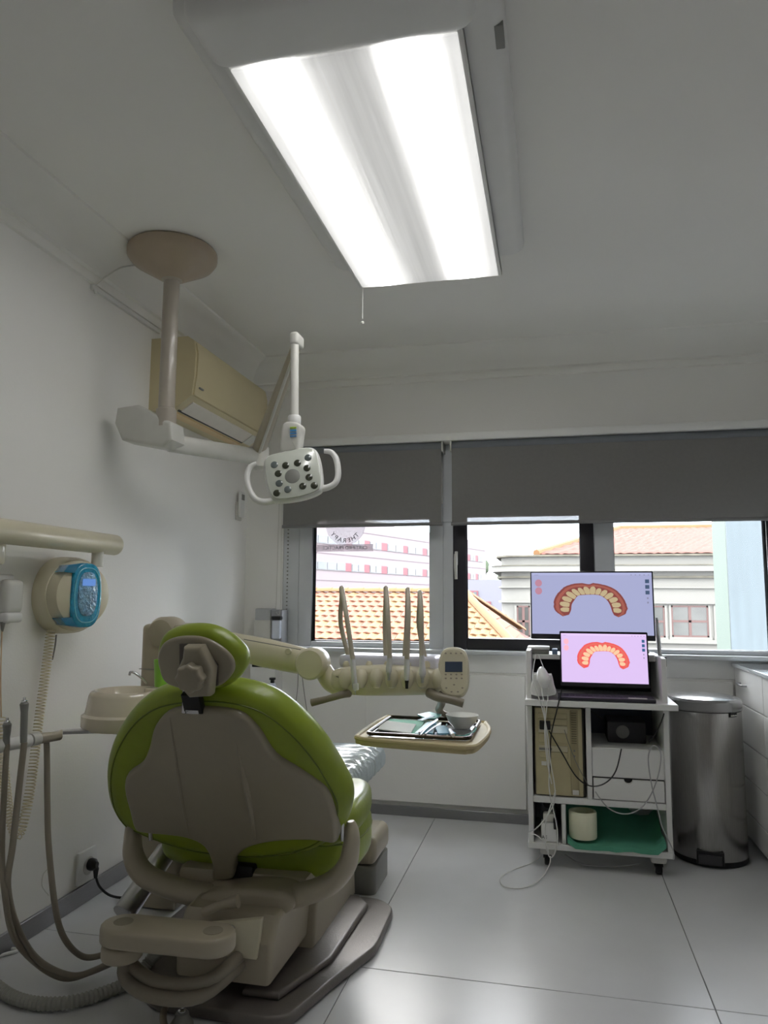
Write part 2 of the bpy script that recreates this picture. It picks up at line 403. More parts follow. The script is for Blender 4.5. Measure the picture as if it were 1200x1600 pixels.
capm = mesh_of(capm, 'ridge_cap', M_tiley)
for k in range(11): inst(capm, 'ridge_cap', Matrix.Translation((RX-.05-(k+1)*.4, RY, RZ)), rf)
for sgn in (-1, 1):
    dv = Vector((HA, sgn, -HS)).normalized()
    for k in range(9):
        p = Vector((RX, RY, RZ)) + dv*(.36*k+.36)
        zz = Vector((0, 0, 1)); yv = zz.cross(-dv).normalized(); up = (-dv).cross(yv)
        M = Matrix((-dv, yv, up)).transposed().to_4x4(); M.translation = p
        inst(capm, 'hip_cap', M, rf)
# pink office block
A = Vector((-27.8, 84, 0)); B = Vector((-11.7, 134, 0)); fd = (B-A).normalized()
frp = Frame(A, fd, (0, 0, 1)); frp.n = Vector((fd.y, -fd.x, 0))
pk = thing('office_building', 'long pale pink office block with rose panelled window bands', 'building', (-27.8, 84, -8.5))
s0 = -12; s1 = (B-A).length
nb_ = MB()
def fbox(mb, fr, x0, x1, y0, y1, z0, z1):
    P = [[fr.p(x, y, z) for x, y in ((x0, y0), (x1, y0), (x1, y1), (x0, y1))] for z in (z0, z1)]; return mb.rings(P)
fbox(nb_, frp, s0, s1, -8.5, 11.3, -16, 0).build('facade', M_pink, pk)
def psx(u, v=890): return frp.px(u, v)[0]
mm = MB()
for z in (9.8, 6.6, 3.3): fbox(mm, frp, s0, s1, z-.06, z+.02, 0, .06)
mm.build('joint', mat('cladding_joint', (196, 176, 186), .8), pk)
fbox(MB(), frp, 14, 34, 11.3, 12.4, -10, -4).build('plant_room', M_lgrey, pk)
for z0, z1 in ((4.5, 5.55), (7.7, 8.75)):
    edges = [(478, 538.7), (548, 568), (576.5, 594.7), (604, 628.8), (636, 659), (666, 678), (685, 697), (702, 713), (718, 728), (734, 742), (746, 754)]
    for i, (a, b) in enumerate(edges):
        xa, xb = psx(a), psx(b); win = None
        fm = MB(); fbox(fm, frp, xa, xb, z0, z1, .0, .12)
        win = fm.build('window', mat('office_window_frame', (190, 186, 190), .5), pk)
        nn = max(2, int((xb-xa)/1.7)); wd = (xb-xa)/nn
        pm = MB()
        for k in range(nn): fbox(pm, frp, xa+k*wd+.12, xa+(k+1)*wd-.12, z0+.1, z1-.1, .1, .16)
        pm.build('pane', M_owin, win)
        if i < len(edges)-1: fbox(MB(), frp, xb, psx(edges[i+1][0]), z0, z1, 0, .1).build('rose_panel', M_rose, pk)
# lavender annex
ax_ = thing('annex_building', 'low lavender white building between the office block and the classical one', 'building', (-5, 60, -8.5))
pa, pb = at(700, 906, 1, 60), at(787, 906, 1, 60)
MB().box((pa.x, 60, -8.5), (pb.x, 70, pa.z)).build('wall', M_lav, ax_)
for u0, u1, v0, v1 in ((731, 747, 923, 946), (753, 767, 940, 958)):
    a = at(u0, v1, 1, 59.9); b = at(u1, v0, 1, 59.9)
    f = MB().box((a.x, 59.88, a.z), (b.x, 60, b.z)).build('window', M_rose, ax_)
    MB().box((a.x+.12, 59.84, a.z+.1), ((a.x+b.x)/2-.05, 59.9, b.z-.1)).box(((a.x+b.x)/2+.05, 59.84, a.z+.1), (b.x-.12, 59.9, b.z-.1)).build('pane', M_owin, f)
# classical building
CY = 30.0
cb = thing('classical_building', 'white classical building with cornices and a red tiled roof', 'building', (2, CY, -8.5))
def cz(v, u=1000): return at(u, v, 1, CY).z
def cx_(u, v=950): return at(u, v, 1, CY).x
xl, xr_ = cx_(781), 9.0
def rounded_wall(z0, z1, out, r=1.1):
    q = [(xl-out+r, CY+6)]
    q = [(xl-out, CY+6)] + [(xl-out+r-r*math.cos(PI/2*k/8), CY-out+r-r*math.sin(PI/2*k/8)) for k in range(9)] + [(xr_, CY-out), (xr_, CY+6)]
    return MB().rings([[(x, y, z0) for x, y in q], [(x, y, z1) for x, y in q]])
rounded_wall(-8.5, cz(867), 0).build('wall', M_cls, cb)
rounded_wall(cz(893), cz(884), .35).build('cornice', M_cls, cb)
rounded_wall(cz(884), cz(882.5), .38).build('ledge', M_moss, cb)
rounded_wall(cz(903), cz(900), .15).build('moulding', M_moss, cb)
rounded_wall(cz(919), cz(916), .1).build('moulding', M_cls, cb)
rounded_wall(cz(943), cz(940), .12).build('string_course', M_cls, cb)
rounded_wall(cz(1004), cz(998), .15).build('string_course', M_cls, cb)
rounded_wall(cz(869), cz(866), .2).build('coping', M_moss, cb)
M_wfr = mat('brown_red_window_frame', (168, 120, 112), .6)
M_cgl = mat('house_glass', (120, 124, 120), .2, var=.35, scale=1.5)
for u0, u1 in ((808, 828), (842, 896), (910, 964), (980, 1038), (1050, 1106), (1120, 1176)):
    a = at(u0, 995, 1, CY); b = at(u1, 946.5, 1, CY); xm = (a.x+b.x)/2; zm = a.z+(b.z-a.z)*.5
    MB().box((a.x-.1, CY-.08, a.z-.12), (b.x+.1, CY-.0, a.z)).box((a.x-.08, CY-.05, a.z), (a.x, CY, b.z)).box((b.x, CY-.05, a.z), (b.x+.08, CY, b.z)).build('surround', M_cls, cb)
    f = MB().box((a.x, CY-.03, a.z), (a.x+.06, CY, b.z)).box((b.x-.06, CY-.03, a.z), (b.x, CY, b.z)).box((a.x, CY-.03, b.z-.06), (b.x, CY, b.z)).box((a.x, CY-.03, a.z), (b.x, CY, a.z+.06)).box((xm-.05, CY-.04, a.z), (xm+.05, CY, b.z)).box((a.x, CY-.04, zm-.04), (b.x, CY, zm+.04)).build('window', M_wfr, cb)
    MB().box((a.x+.06, CY-.012, a.z+.06), (xm-.05, CY-.006, b.z-.06)).build('pane', M_cgl, f)
    MB().box((xm+.05, CY-.012, a.z+.06), (b.x-.06, CY-.006, b.z-.06)).build('pane', M_cgl, f)
ez = cz(865); pr = at(968, 827.5, 1, 37); el = at(838, 868, 1, CY+.2)
rr_ = MB(); nx, ny = 90, 20
def rpt(i, j):
    t = j/ny; x = (el.x*(1-t)+pr.x*t); X = x + (12-x)*i/nx
    return (X, CY+.2+(37-CY-.2)*t, ez+(pr.z-ez)*t + .05*math.sin(i*PI) + (.06 if j % 2 else 0) + .05*abs(math.sin(X*9)))
g = [[rr_.bm.verts.new(rpt(i, j)) for i in range(nx+1)] for j in range(ny+1)]
for j in range(ny):
    for i in range(nx): rr_.bm.faces.new((g[j][i], g[j][i+1], g[j+1][i+1], g[j+1][i]))
rt = rr_.build('roof_tiles', mat('red_roof_tiles', (200, 100, 74), .85, var=.2, scale=5), cb); rt['kind'] = 'stuff'
MB().rings([[(el.x, CY+.2, ez), (pr.x, 37, pr.z), (el.x, 43.8, ez)], [(12, CY+.2, ez-.02), (12, 37, pr.z-.02), (12, 43.8, ez-.02)]]).build('roof_body', mat('red_roof_tiles', (200, 100, 74)), cb)
MB().tube([(el.x, CY+.2, ez+.05), (pr.x, 37, pr.z+.05), (12, 37, pr.z+.05)], .16, 8).build('hip_ridge', M_tiley, cb)
# mint building corner close by
mt = thing('mint_building', 'neighbouring pale mint and blue wall corner just outside', 'building', (3.8, 8.3, -8.5))
MB().box((1.71, 8.0, -8.5), (6.5, 8.64, 7)).build('wall', mat('mint_render', (160, 184, 168), .8, var=.03, scale=2), mt)
MB().box((1.712, 7.97, -8.5), (6.5, 8.0, 7)).build('cladding', mat('pale_blue_panel', (120, 140, 148), .5, var=.1, scale=3, stretch=(6, 1, .6)), mt)
# distant hill with houses and trees
hl = thing('wooded_hill', 'hazy wooded hill with small houses far between the buildings', 'hill', (-18, 230, -10))
hb = MB(); c = at(768, 925, 1, 230)
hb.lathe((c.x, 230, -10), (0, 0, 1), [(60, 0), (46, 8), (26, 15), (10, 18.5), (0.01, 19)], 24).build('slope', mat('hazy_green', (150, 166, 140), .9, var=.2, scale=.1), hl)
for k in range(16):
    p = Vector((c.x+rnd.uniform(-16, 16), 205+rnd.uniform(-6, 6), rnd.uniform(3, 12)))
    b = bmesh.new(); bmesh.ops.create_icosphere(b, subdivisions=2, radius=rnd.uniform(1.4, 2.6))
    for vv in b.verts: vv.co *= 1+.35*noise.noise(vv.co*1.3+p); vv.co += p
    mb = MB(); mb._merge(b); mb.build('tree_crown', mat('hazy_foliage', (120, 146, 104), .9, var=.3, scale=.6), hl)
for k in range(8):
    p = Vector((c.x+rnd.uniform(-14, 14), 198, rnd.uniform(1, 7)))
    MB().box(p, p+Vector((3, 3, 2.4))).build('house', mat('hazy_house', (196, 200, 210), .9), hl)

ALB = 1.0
# ================================================================== CEILING LIGHT
DZ = 2.24
dx0, dx1, dy0, dy1 = -.692, -.174, 1.433, 2.636
lf = thing('ceiling_light', 'large rectangular white ceiling light with a glowing ribbed diffuser', 'ceiling light', ((dx0+dx1)/2, 2.0, ZC))
fx = XY(0)
MB().slab(fx, rrect(dx0-.075, dy0-.17, dx1+.1, dy1-.09, .05), 2.262, ZC-.002, .03, 5).build('housing', M_trim, lf)
MB().slab(fx, rrect(dx0-.035, dy0-.19, dx1+.045, dy0-.004, .045), DZ-.012, ZC-.02, .035, 6).build('end_cap', M_trim, lf)
MB().box((dx0-.012, dy0-.01, DZ+.002), (dx0, dy1+.004, 2.27), .002).box((dx1, dy0-.01, DZ+.002), (dx1+.012, dy1+.004, 2.27), .002).box((dx0, dy1, DZ+.002), (dx1, dy1+.006, 2.27), .002).build('rim', M_trim, lf)
MB().box((dx0-.012, dy0-.01, DZ+.0095), (dx1+.012, dy1+.006, 2.27)).build('leak_shield', M_trim, lf)  # unseen plate added to stop the diffuser's upward glow leaking onto the ceiling
dm = bpy.data.materials.new('lit_diffuser'); dm.use_nodes = True; t = dm.node_tree; b = t.nodes['Principled BSDF']
tcn = t.nodes.new('ShaderNodeTexCoord'); sp = t.nodes.new('ShaderNodeSeparateXYZ'); t.links.new(tcn.outputs['Object'], sp.inputs[0])
ramp = t.nodes.new('ShaderNodeValToRGB'); mr = t.nodes.new('ShaderNodeMapRange'); mr.inputs[1].default_value = -.26; mr.inputs[2].default_value = .26
t.links.new(sp.outputs[0], mr.inputs[0]); t.links.new(mr.outputs[0], ramp.inputs[0])
rc = ramp.color_ramp; rc.interpolation = 'B_SPLINE'
LV = [(0, .42), (.07, .6), (.13, 3), (.19, 16), (.25, 3), (.31, .62), (.38, .40), (.45, .30), (.52, .27), (.58, .33), (.64, .42), (.70, 2.5), (.77, 16), (.84, 2.5), (.91, .6), (1, .45)]
rc.elements[0].position = 0; rc.elements[1].position = 1
for p_, v_ in LV[1:-1]: rc.elements.new(p_)
for e, (p_, v_) in zip(rc.elements, LV): e.color = (v_/16, v_/16*.99, v_/16*.965, 1)
nn_ = t.nodes.new('ShaderNodeTexNoise'); nn_.inputs['Scale'].default_value = 60; mpn = t.nodes.new('ShaderNodeMapping'); mpn.inputs['Scale'].default_value = (1, .02, 1)
t.links.new(tcn.outputs['Object'], mpn.inputs[0]); t.links.new(mpn.outputs[0], nn_.inputs['Vector'])
mra = t.nodes.new('ShaderNodeMapRange'); mra.inputs[1].default_value = .3; mra.inputs[2].default_value = .7; mra.inputs[3].default_value = .82; mra.inputs[4].default_value = 1.15
t.links.new(nn_.outputs['Fac'], mra.inputs[0])
ym = t.nodes.new('ShaderNodeMapRange'); ym.interpolation_type = 'SMOOTHSTEP'; ym.inputs[1].default_value = .66; ym.inputs[2].default_value = .54; ym.inputs[3].default_value = .72; ym.inputs[4].default_value = 1
ab = t.nodes.new('ShaderNodeMath'); ab.operation = 'ABSOLUTE'; t.links.new(sp.outputs[1], ab.inputs[0]); t.links.new(ab.outputs[0], ym.inputs[0])
mu = t.nodes.new('ShaderNodeMath'); mu.operation = 'MULTIPLY'; t.links.new(mra.outputs[0], mu.inputs[0]); t.links.new(ym.outputs[0], mu.inputs[1])
LAMP = 16*.92
mu2 = t.nodes.new('ShaderNodeMath'); mu2.operation = 'MULTIPLY'; t.links.new(mu.outputs[0], mu2.inputs[0]); mu2.inputs[1].default_value = LAMP
t.links.new(ramp.outputs[0], b.inputs['Emission Color']); t.links.new(mu2.outputs[0], b.inputs['Emission Strength']); b.inputs['Base Color'].default_value = (.6, .6, .6, 1)
dfm = MB(); dfm.box((dx0-(dx0+dx1)/2, dy0-(dy0+dy1)/2, -.004), (dx1-(dx0+dx1)/2, dy1-(dy0+dy1)/2, .004), .002, 1)
inst(mesh_of(dfm, 'diffuser', dm), 'diffuser', Matrix.Translation(((dx0+dx1)/2, (dy0+dy1)/2, DZ+.004)), lf)
MB().box((dx1+.075, dy0+.02, 2.262), (dx1+.095, dy0+.09, 2.275), .002).build('latch', M_mgrey, lf, label='small grey latch')
cp = at(567, 452, 2, DZ)
MB().tube([(cp.x+.0, dy1+.01, 2.27), (cp.x, dy1+.01, at(566, 497, 1, dy1).z)], .0013, 6).build('pull_cord', M_lgrey, lf)
mb = MB(); mb.lathe((cp.x, dy1+.01, at(566, 503, 1, dy1).z-.006), (0, 0, 1), [(0, 0), (.005, .002), (.007, .007), (.005, .012), (0, .014)], 12).build('pull_knob', M_lgrey, lf)

# ================================================================== BLINDS
M_fab = mat('grey_screen_fabric', (134, 133, 131), .85, var=.03, scale=60, trans=.26)
YBL = 3.60
def blind(u0, u1, label):
    a = at(u0, 820, 1, YBL).x; b = at(u1, 820, 1, YBL).x if u1 else 1.12
    zb = at(800, 817, 1, YBL).z
    r = thing('roller_blind', label, 'blind', ((a+b)/2, YBL, 1.80), 'grey roller blinds')
    MB().box((a+.004, YBL-.001, zb), (b-.004, YBL, 1.80)).build('fabric', M_fab, r)
    MB().tube([(a, YBL-.0, zb), (b, YBL-.0, zb)], .0075, 10, flat=((0, 1, 0), 1.2)).build('bottom_bar', mat('bar_grey', (120, 120, 120), .4), r)
    MB().tube([(a+.005, YBL+.02, 1.812), (b-.005, YBL+.02, 1.812)], .026, 16).build('roll', mat('roll_fabric', (112, 116, 122), .8), r)
    MB().box((a-.004, YBL-.01, 1.785), (a+.002, YBL+.10, 1.84), .001).box((b-.002, YBL-.01, 1.785), (b+.004, YBL+.10, 1.84), .001).build('bracket', M_lgrey, r)
    return a
bxa = blind(441, 691, 'narrower grey roller blind on the side with the window sign')
blind(705, None, 'wider grey roller blind over the two windows behind the monitor')
t4 = struct('trim_4'); zr0 = at(780, 684.8, 1, 3.58).z; zr1 = at(780, 673, 1, 3.58).z
MB().box((-1.33, 3.58, zr0), (XR, YB, zr1), .003).build('pelmet', M_trim, t4)
ch = MB()
ch.tube([at(440, 700, 1, 3.60), at(436, 790, 1, 3.60), at(432, 930, 1, 3.60), at(430, 952, 1, 3.62)], .0016, 6, 4)
ch.tube([at(443, 700, 1, 3.58), at(440, 830, 1, 3.58), at(438, 952, 1, 3.58), at(430, 953, 1, 3.62)], .0012, 6, 4)
tag(ch.build('blind_chain', M_lgrey, base='auto'), 'thin bead chain hanging from the blind beside the window', 'blind chain')

# ================================================================== AIR CONDITIONER
ac = thing('air_conditioner', 'yellowed wall mounted air conditioner high on the wall', 'air conditioner', (XL, 3.06, 1.81))
ya, yb_ = 2.675, 3.45
def yprof(pts): return [[(XL+p, y, z) for p, z in pts] for y in (ya, yb_)]
MB().rings(yprof([(0, 1.812), (0, 2.118), (.165, 2.118), (.192, 2.10), (.203, 2.045), (.2, 1.95), (.19, 1.868), (.178, 1.858), (.11, 1.812)])).build('casing', M_cream, ac, ang=30)
MB().rings([[(XL+p, y, z) for p, z in ((.196, 1.872), (.207, 1.95), (.21, 2.045), (.2, 2.09), (.19, 2.085), (.19, 1.875))] for y in (ya+.012, yb_-.012)]).build('front_panel', M_cream, ac, ang=30)
def under(x0, x1, y0, y1, th, off=.002):
    z = lambda p: 1.812+(p-.11)*(.046/.068)
    return [[(XL+x0, y, z(x0)-off-th), (XL+x1, y, z(x1)-off-th), (XL+x1, y, z(x1)+.001), (XL+x0, y, z(x0)+.001)] for y in (y0, y1)]
MB().rings(under(.122, .172, ya+.05, yb_-.11, .003)).build('louver', mat('white_louver', (214, 208, 200), .4), ac, label='white air flap')
MB().rings(under(.115, .121, ya+.03, yb_-.1, .001)).build('outlet_slot', M_blk, ac)
MB().box((XL+.06, ya+.03, 1.806), (XL+.108, yb_-.1, 1.813)).build('outlet_edge', mat('peach_plastic', (214, 186, 140), .4), ac)
MB().rings(under(.122, .172, yb_-.10, yb_-.02, .003)).build('display_cover', M_lgrey, ac)
MB().box((XL+.2, ya+.04, 1.905), (XL+.2075, ya+.075, 1.912), .001).build('emblem', M_mgrey, ac)
MB().box((XL+.1, ya-.002, 1.83), (XL+.104, ya+.001, 2.115)).build('side_seam', mat('seam_brown', (120, 108, 80), .6), ac)
rm = thing('wall_remote', 'slim white remote in a wall holder near the corner', 'remote control', (XL, 3.58, 1.455))
MB().box((XL, 3.55, 1.455), (XL+.014, 3.61, 1.55), .004).build('holder', M_lgrey, rm)
MB().box((XL+.014, 3.553, 1.47), (XL+.03, 3.607, 1.605), .006).build('body', M_white, rm)
MB().box((XL+.03, 3.562, 1.56), (XL+.0312, 3.598, 1.59)).build('display', M_mgrey, rm)

# ================================================================== OPERATING LAMP
ol = thing('operating_lamp', 'ceiling mounted dental operating lamp with jointed arm', 'operating lamp', (-1.352, 2.37, ZC))
PXp, PYp = -1.352, 2.37
MB().lathe((PXp, PYp, ZC), (0, 0, -1), [(.155, 0), (.162, .008), (.162, .03), (.148, .05), (.05, .108), (.036, .115)], 40).build('ceiling_rose', mat('brownish_plastic', (176, 160, 140), .35, coat=.2), ol)
pz = 1.66
MB().lathe((PXp, PYp, 2.225), (0, 0, -1), [(.036, 0), (.038, .01), (.029, .016), (.029, .3), (.029, 2.225-pz-.07), (.036, 2.225-pz-.065), (.036, 2.225-pz)], 24).build('pole', mat('pole_paint', (176, 168, 156), .3, coat=.3), ol)
ja = Vector((PXp, PYp, pz)); el_ = Vector((-1.165, 2.80, 1.625)); dh = (el_-ja); dh.z = 0; dh.normalize()
fj = Frame(ja, dh, (0, 0, 1)); 
jb = MB(); sdv = dh.cross(Vector((0, 0, 1)))
fjt = Frame(ja - sdv*0, dh, sdv)  # top view frame, n = down/up
bx = Matrix((dh, sdv, Vector((0, 0, 1)))).transposed().to_4x4(); 
bx.translation = ja
# joint housing: chunky hexagonal block turned towards the camera
cu = Frame(at(231, 668, 1, PYp-.0), (1, 0, 0), (0, 0, 1))
hexp = pxl(XZ(PYp), [(190, 640), (222, 635), (274, 662), (276, 690), (262, 702), (235, 697), (197, 690), (186, 664)])
MB().slab(XZ(PYp), hexp, -.07, .035, .014, 4).build('joint_block', M_lgrey, ol)
MB().tube([ja+Vector((.0, .03, -.05)), el_+Vector((0, 0, 0))], .034, 14, flat=((0, 0, 1), .7)).build('horizontal_arm', M_lgrey, ol)
MB().lathe(el_+Vector((0, 0, -.05)), (0, 0, 1), [(.02, 0), (.038, .008), (.038, .09), (.03, .1)], 20).build('elbow', M_lgrey, ol)
top = at(465, 535, 1, 2.42)
e0 = el_+Vector((.0, -.01, .03))
MB().tube([e0, e0.lerp(top, .35), top], [.034, .03, .02], 14, flat=((0, 1, 0), .8)).build('spring_arm', M_greige, ol)
MB().tube([e0+Vector((.02, -.04, -.02)), top+Vector((.0, -.03, -.05))], .006, 8).build('tension_rod', M_lgrey, ol)
MB().box(top+Vector((-.014, -.05, -.022)), top+Vector((.018, .025, .024)), .010, 3).build('knuckle', M_lgrey, ol)
rb = at(460, 655, 1, 2.37)
MB().tube([top+Vector((.0, -.03, 0)), rb], .0145, 14).build('drop_rod', M_lgrey, ol)
MB().lathe(rb+Vector((0, 0, .012)), (0, 0, -1), [(.02, 0), (.023, .004), (.023, .03), (.02, .034)], 18).build('collar', M_white, ol)
sw = Frame(rb, (1, 0, 0), (0, 0, 1)); q = pxl(XZ(2.37), [(447, 664), (460, 661), (474, 667), (473, 684), (470, 705), (462, 708), (443, 708), (443, 680)])
swb = MB().slab(XZ(2.37), spl(q, 4), -.025, .03, .01, 3).build('swivel', M_lgrey, ol)
for k, cc in enumerate(((170, 200, 60), (70, 150, 210), (60, 130, 190), (60, 120, 180))):
    a = at(453, 668+4.4*k, 1, 2.335); MB().box((a.x, 2.336, a.z-.003), (a.x+.022, 2.341, a.z+.002)).build('mark', mat('mark%d' % k, cc, .5), swb)
# head: rounded plate, tilted
hc = at(457, 742, 1, 2.33)
ha = (Rv*math.cos(math.radians(8))+Uv*math.sin(math.radians(8))).normalized()
hb_ = (-Rv*math.sin(math.radians(2))+Uv*math.cos(math.radians(8))); hb_ = hb_ + Vector((0, .35, 0)); hb_ = (hb_-ha*hb_.dot(ha)).normalized()
fh = Frame(hc, ha, hb_)
hp = spl(pxl(fh, [(412, 724), (420, 712), (450, 704), (482, 699), (496, 706), (503, 728), (505, 758), (498, 770), (470, 780), (434, 784), (422, 776), (414, 750)]), 6)
MB().slab(fh, hp, -.03, .008, .012, 5).build('lamp_head', M_white, ol)
hp2 = [Vector(fh.px(457, 742))*.07+p*.93 for p in hp]
hp2 = [p*.93 for p in hp]
cov = MB().slab(fh, hp2, .006, .012, .003, 2).build('cover', mat('pearl_cover', (196, 200, 190), .15, coat=1), ol)
lm = mat('lens_dark', (58, 60, 48), .15, coat=1)
lg = mat('lens_grey', (96, 104, 104), .15, coat=1)
k = 0
for (cu_, cv_) in ((398, 590), (516, 597), (638, 572), (748, 516), (439, 682), (737, 625), (449, 783), (758, 720), (424, 884), (537, 845), (693, 812), (812, 805)):
    x, y = fh.px(370+cu_*.15, 640+cv_*.15)
    MB().slab(fh, [(x+.0125*math.cos(a*PI/9), y+.0125*math.sin(a*PI/9)) for a in range(18)], .011, .0145, .002, 2).build('lens', lm if k % 3 else lg, ol); k += 1
x, y = fh.px(458, 746)
MB().slab(fh, [(x+.026*math.cos(a*PI/12), y+.026*math.sin(a*PI/12)) for a in range(24)], .011, .013, .0015, 2).build('centre_disc', M_mgrey, ol)
def hx(u, v, z=-.01): return fh.p(*fh.px(u, v), z)
MB().tube([hx(400, 722), hx(390, 728), hx(385, 742), hx(388, 762), hx(398, 778), hx(412, 783), hx(428, 780)], [.007, .0095, .0105, .0105, .011, .012, .012], 12, 5).build('handle', M_white, ol)
MB().tube([hx(506, 703), hx(517, 705), hx(525, 716), hx(528, 738), hx(524, 752), hx(514, 759), hx(502, 762)], [.008, .0095, .0105, .0105, .0105, .011, .012], 12, 5).build('handle', M_white, ol)
# supply cable from rose to wall + duct
cbm = MB()
r0 = Vector((PXp-.165, PYp+.02, ZC-.03)); wpt = at(148, 446, 0, XL+.012)
cbm.tube([r0, r0+Vector((-.03, -.05, -.03)), wpt+Vector((.03, .02, .04)), wpt], .003, 8, 5)
tag(cbm.build('lamp_cable', M_lgrey, base='auto'), 'short cable drooping from the ceiling rose to the wall', 'cable')
dct = MB().box((XL, wpt.y-.01, 2.155), (XL+.014, 2.72, 2.172), .002).tube([(XL+.008, wpt.y, 2.17), (XL+.012, wpt.y+.01, 2.145)], .006)
tag(dct.build('cable_duct', M_trim, base='auto'), 'narrow white duct under the cornice leading to the air conditioner', 'cable duct')

# ================================================================== DENTAL CHAIR
CX = -.885
dc = thing('dental_chair', 'lime green dental chair seen from behind with greige shell', 'dental chair', (CX, 2.2, 0))
rec = math.radians(27)
up = Vector((0, -math.sin(rec), math.cos(rec))); fb = Frame((CX, 1.9, .6), (1, 0, 0), up)   # n points to the camera
co = [(322, 1064), (255, 1074), (212, 1103), (183, 1150), (173, 1195), (178, 1240), (196, 1272), (222, 1290), (300, 1318), (400, 1330), (490, 1318), (535, 1290), (549, 1265), (551, 1235), (535, 1200), (510, 1160), (475, 1120), (430, 1085), (380, 1068)]
fbm_ = Frame(fb.p(0, 0, -.055), fb.a, fb.b); co = spl(pxl(fbm_, co), 5)
bc = MB().slab(fb, co, -.115, .0, .052, 7).build('back_cushion', M_green, dc)
co2 = inset(co, .03)
MB().tube([fb.p(*p, -.0045) for p in co2] + [fb.p(*co2[0], -.0045)], .0022, 6).build('seam', M_green2, bc)
sh = [(322, 1103), (272, 1106), (246, 1130), (236, 1165), (225, 1188), (203, 1205), (198, 1228), (206, 1262), (214, 1290), (230, 1297), (262, 1300), (296, 1305), (322, 1318), (334, 1345), (334, 1368), (350, 1371), (367, 1366), (368, 1345), (378, 1328), (400, 1316), (440, 1309), (490, 1308), (524, 1312), (530, 1296), (520, 1250), (505, 1225), (470, 1200), (432, 1175), (405, 1135), (375, 1110)]
shp = spl(pxl(fb, sh), 4)
shell = MB().slab(fb, shp, -.03, .018, .013, 5).build('back_shell', M_shell, dc)
mb = MB()
mb.tube([fb.p(*fb.px(270, 1115), .016), fb.p(*fb.px(285, 1220), .019), fb.p(*fb.px(300, 1300), .016)], [.003, .006, .003], 8, 4)
mb.tube([fb.p(*fb.px(372, 1150), .014), fb.p(*fb.px(392, 1240), .019), fb.p(*fb.px(402, 1305), .014)], [.004, .009, .005], 8, 4)
mb.build('raised_rib', M_shell, shell)
# headrest
rh = math.radians(14)
fhr = Frame((CX+.02, 1.745, .92), (1, 0, 0), (0, -math.sin(rh), math.cos(rh)))
fhm = Frame(fhr.p(0, 0, -.035), fhr.a, fhr.b); hh = spl(pxl(fhm, [(318, 975), (285, 977), (262, 988), (252, 1010), (254, 1035), (266, 1062), (300, 1074), (340, 1073), (366, 1065), (386, 1042), (387, 1020), (372, 1000), (345, 982)]), 6)
hcush = MB().slab(fhr, hh, -.07, .0, .03, 6).build('headrest_cushion', M_green, dc)
hc0 = sum((Vector(p) for p in hh), Vector((0, 0)))/len(hh)
MB().slab(fhr, [(hc0.x-.004+(p[0]-hc0.x)*.86, hc0.y-.006+(p[1]-hc0.y)*.82) for p in hh], -.01, .009, .008, 4).build('headrest_plate', M_shell, dc)
MB().slab(fhr, spl(pxl(fhr, [(284, 1004), (318, 1003), (344, 1036), (344, 1068), (330, 1073), (294, 1070), (284, 1040)]), 1), .006, .014, .002, 2).build('recess', mat('recess_taupe', (92, 84, 78), .5), dc)
fk3 = Frame(fhr.p(0, 0, .05), fhr.a, fhr.b); MB().slab(fhr, pxl(fk3, [(285, 1012), (312, 1012), (331, 1048), (327, 1090), (294, 1092), (280, 1076), (274, 1050), (283, 1030)]), .008, .05, .012, 4).build('bracket', M_shell, dc)
fk2 = Frame(fhr.p(0, 0, .075), fhr.a, fhr.b); kc = fk2.px(294, 1062); kp = [(kc[0]+(.035+.0026*math.cos(a*PI/20*8))*math.cos(a*PI/20), kc[1]+(.035+.0026*math.cos(a*PI/20*8))*math.sin(a*PI/20)) for a in range(40)]
MB().slab(fhr, kp, .045, .078, .008, 4).build('adjustment_knob', M_shell, dc)
a, b = fb.px(290, 1086), fb.px(322, 1108)
MB().slab(fb, [(a[0], b[1]), (b[0], b[1]), (b[0], a[1]+.015), (a[0], a[1]+.015)], .0, .024, .003, 2).build('slot_cover', M_blk, dc)
MB().slab(fb, [(a[0]+.008, b[1]+.004), (b[0]-.006, b[1]+.004), (b[0]-.006, b[1]+.016), (a[0]+.008, b[1]+.016)], .02, .03, .002, 2).box(fb.p(a[0]-.002, b[1]-.0, .02)+Vector((-.004, -.005, 0)), fb.p(a[0]-.002, a[1], .02)+Vector((.006, .012, .03)), .003).build('chrome_rail', M_chrome, dc, label='chrome headrest rail')
# seat, leg rest
fs = XY(0)
seat = spl([(-.30, 2.16), (-.325, 2.28), (-.30, 2.42), (-.2, 2.5), (0, 2.52), (.2, 2.5), (.295, 2.42), (.315, 2.28), (.29, 2.16), (.18, 2.11), (0, 2.10), (-.18, 2.11)], 5)
seat = [(CX+p[0], p[1]) for p in seat]
MB().slab(fs, seat, .245, .405, .05, 6).build('seat_cushion', M_green, dc)
MB().slab(fs, spl([(CX+.18, 2.1), (CX+.17, 2.35), (CX+.2, 2.49), (CX+.28, 2.47), (CX+.315, 2.3), (CX+.305, 2.1), (CX+.24, 2.05)], 5), .36, .455, .035, 5).build('side_bolster', M_green, dc)
MB().slab(fs, [(CX+p[0]*.985, p[1]) for p in [(q_[0]-CX, q_[1]) for q_ in seat]], .30, .31).tube([(p[0], p[1], .345) for p in seat]+[(seat[0][0], seat[0][1], .345)], .0025, 6).build('seat_seam', M_green2, dc)
MB().slab(fs, spl([(CX-.11, 2.5), (CX-.115, 2.8), (CX-.12, 3.10), (CX-.06, 3.16), (CX+.06, 3.16), (CX+.12, 3.10), (CX+.115, 2.8), (CX+.11, 2.5)], 5), .335, .405, .03, 5).build('leg_rest', M_green, dc)
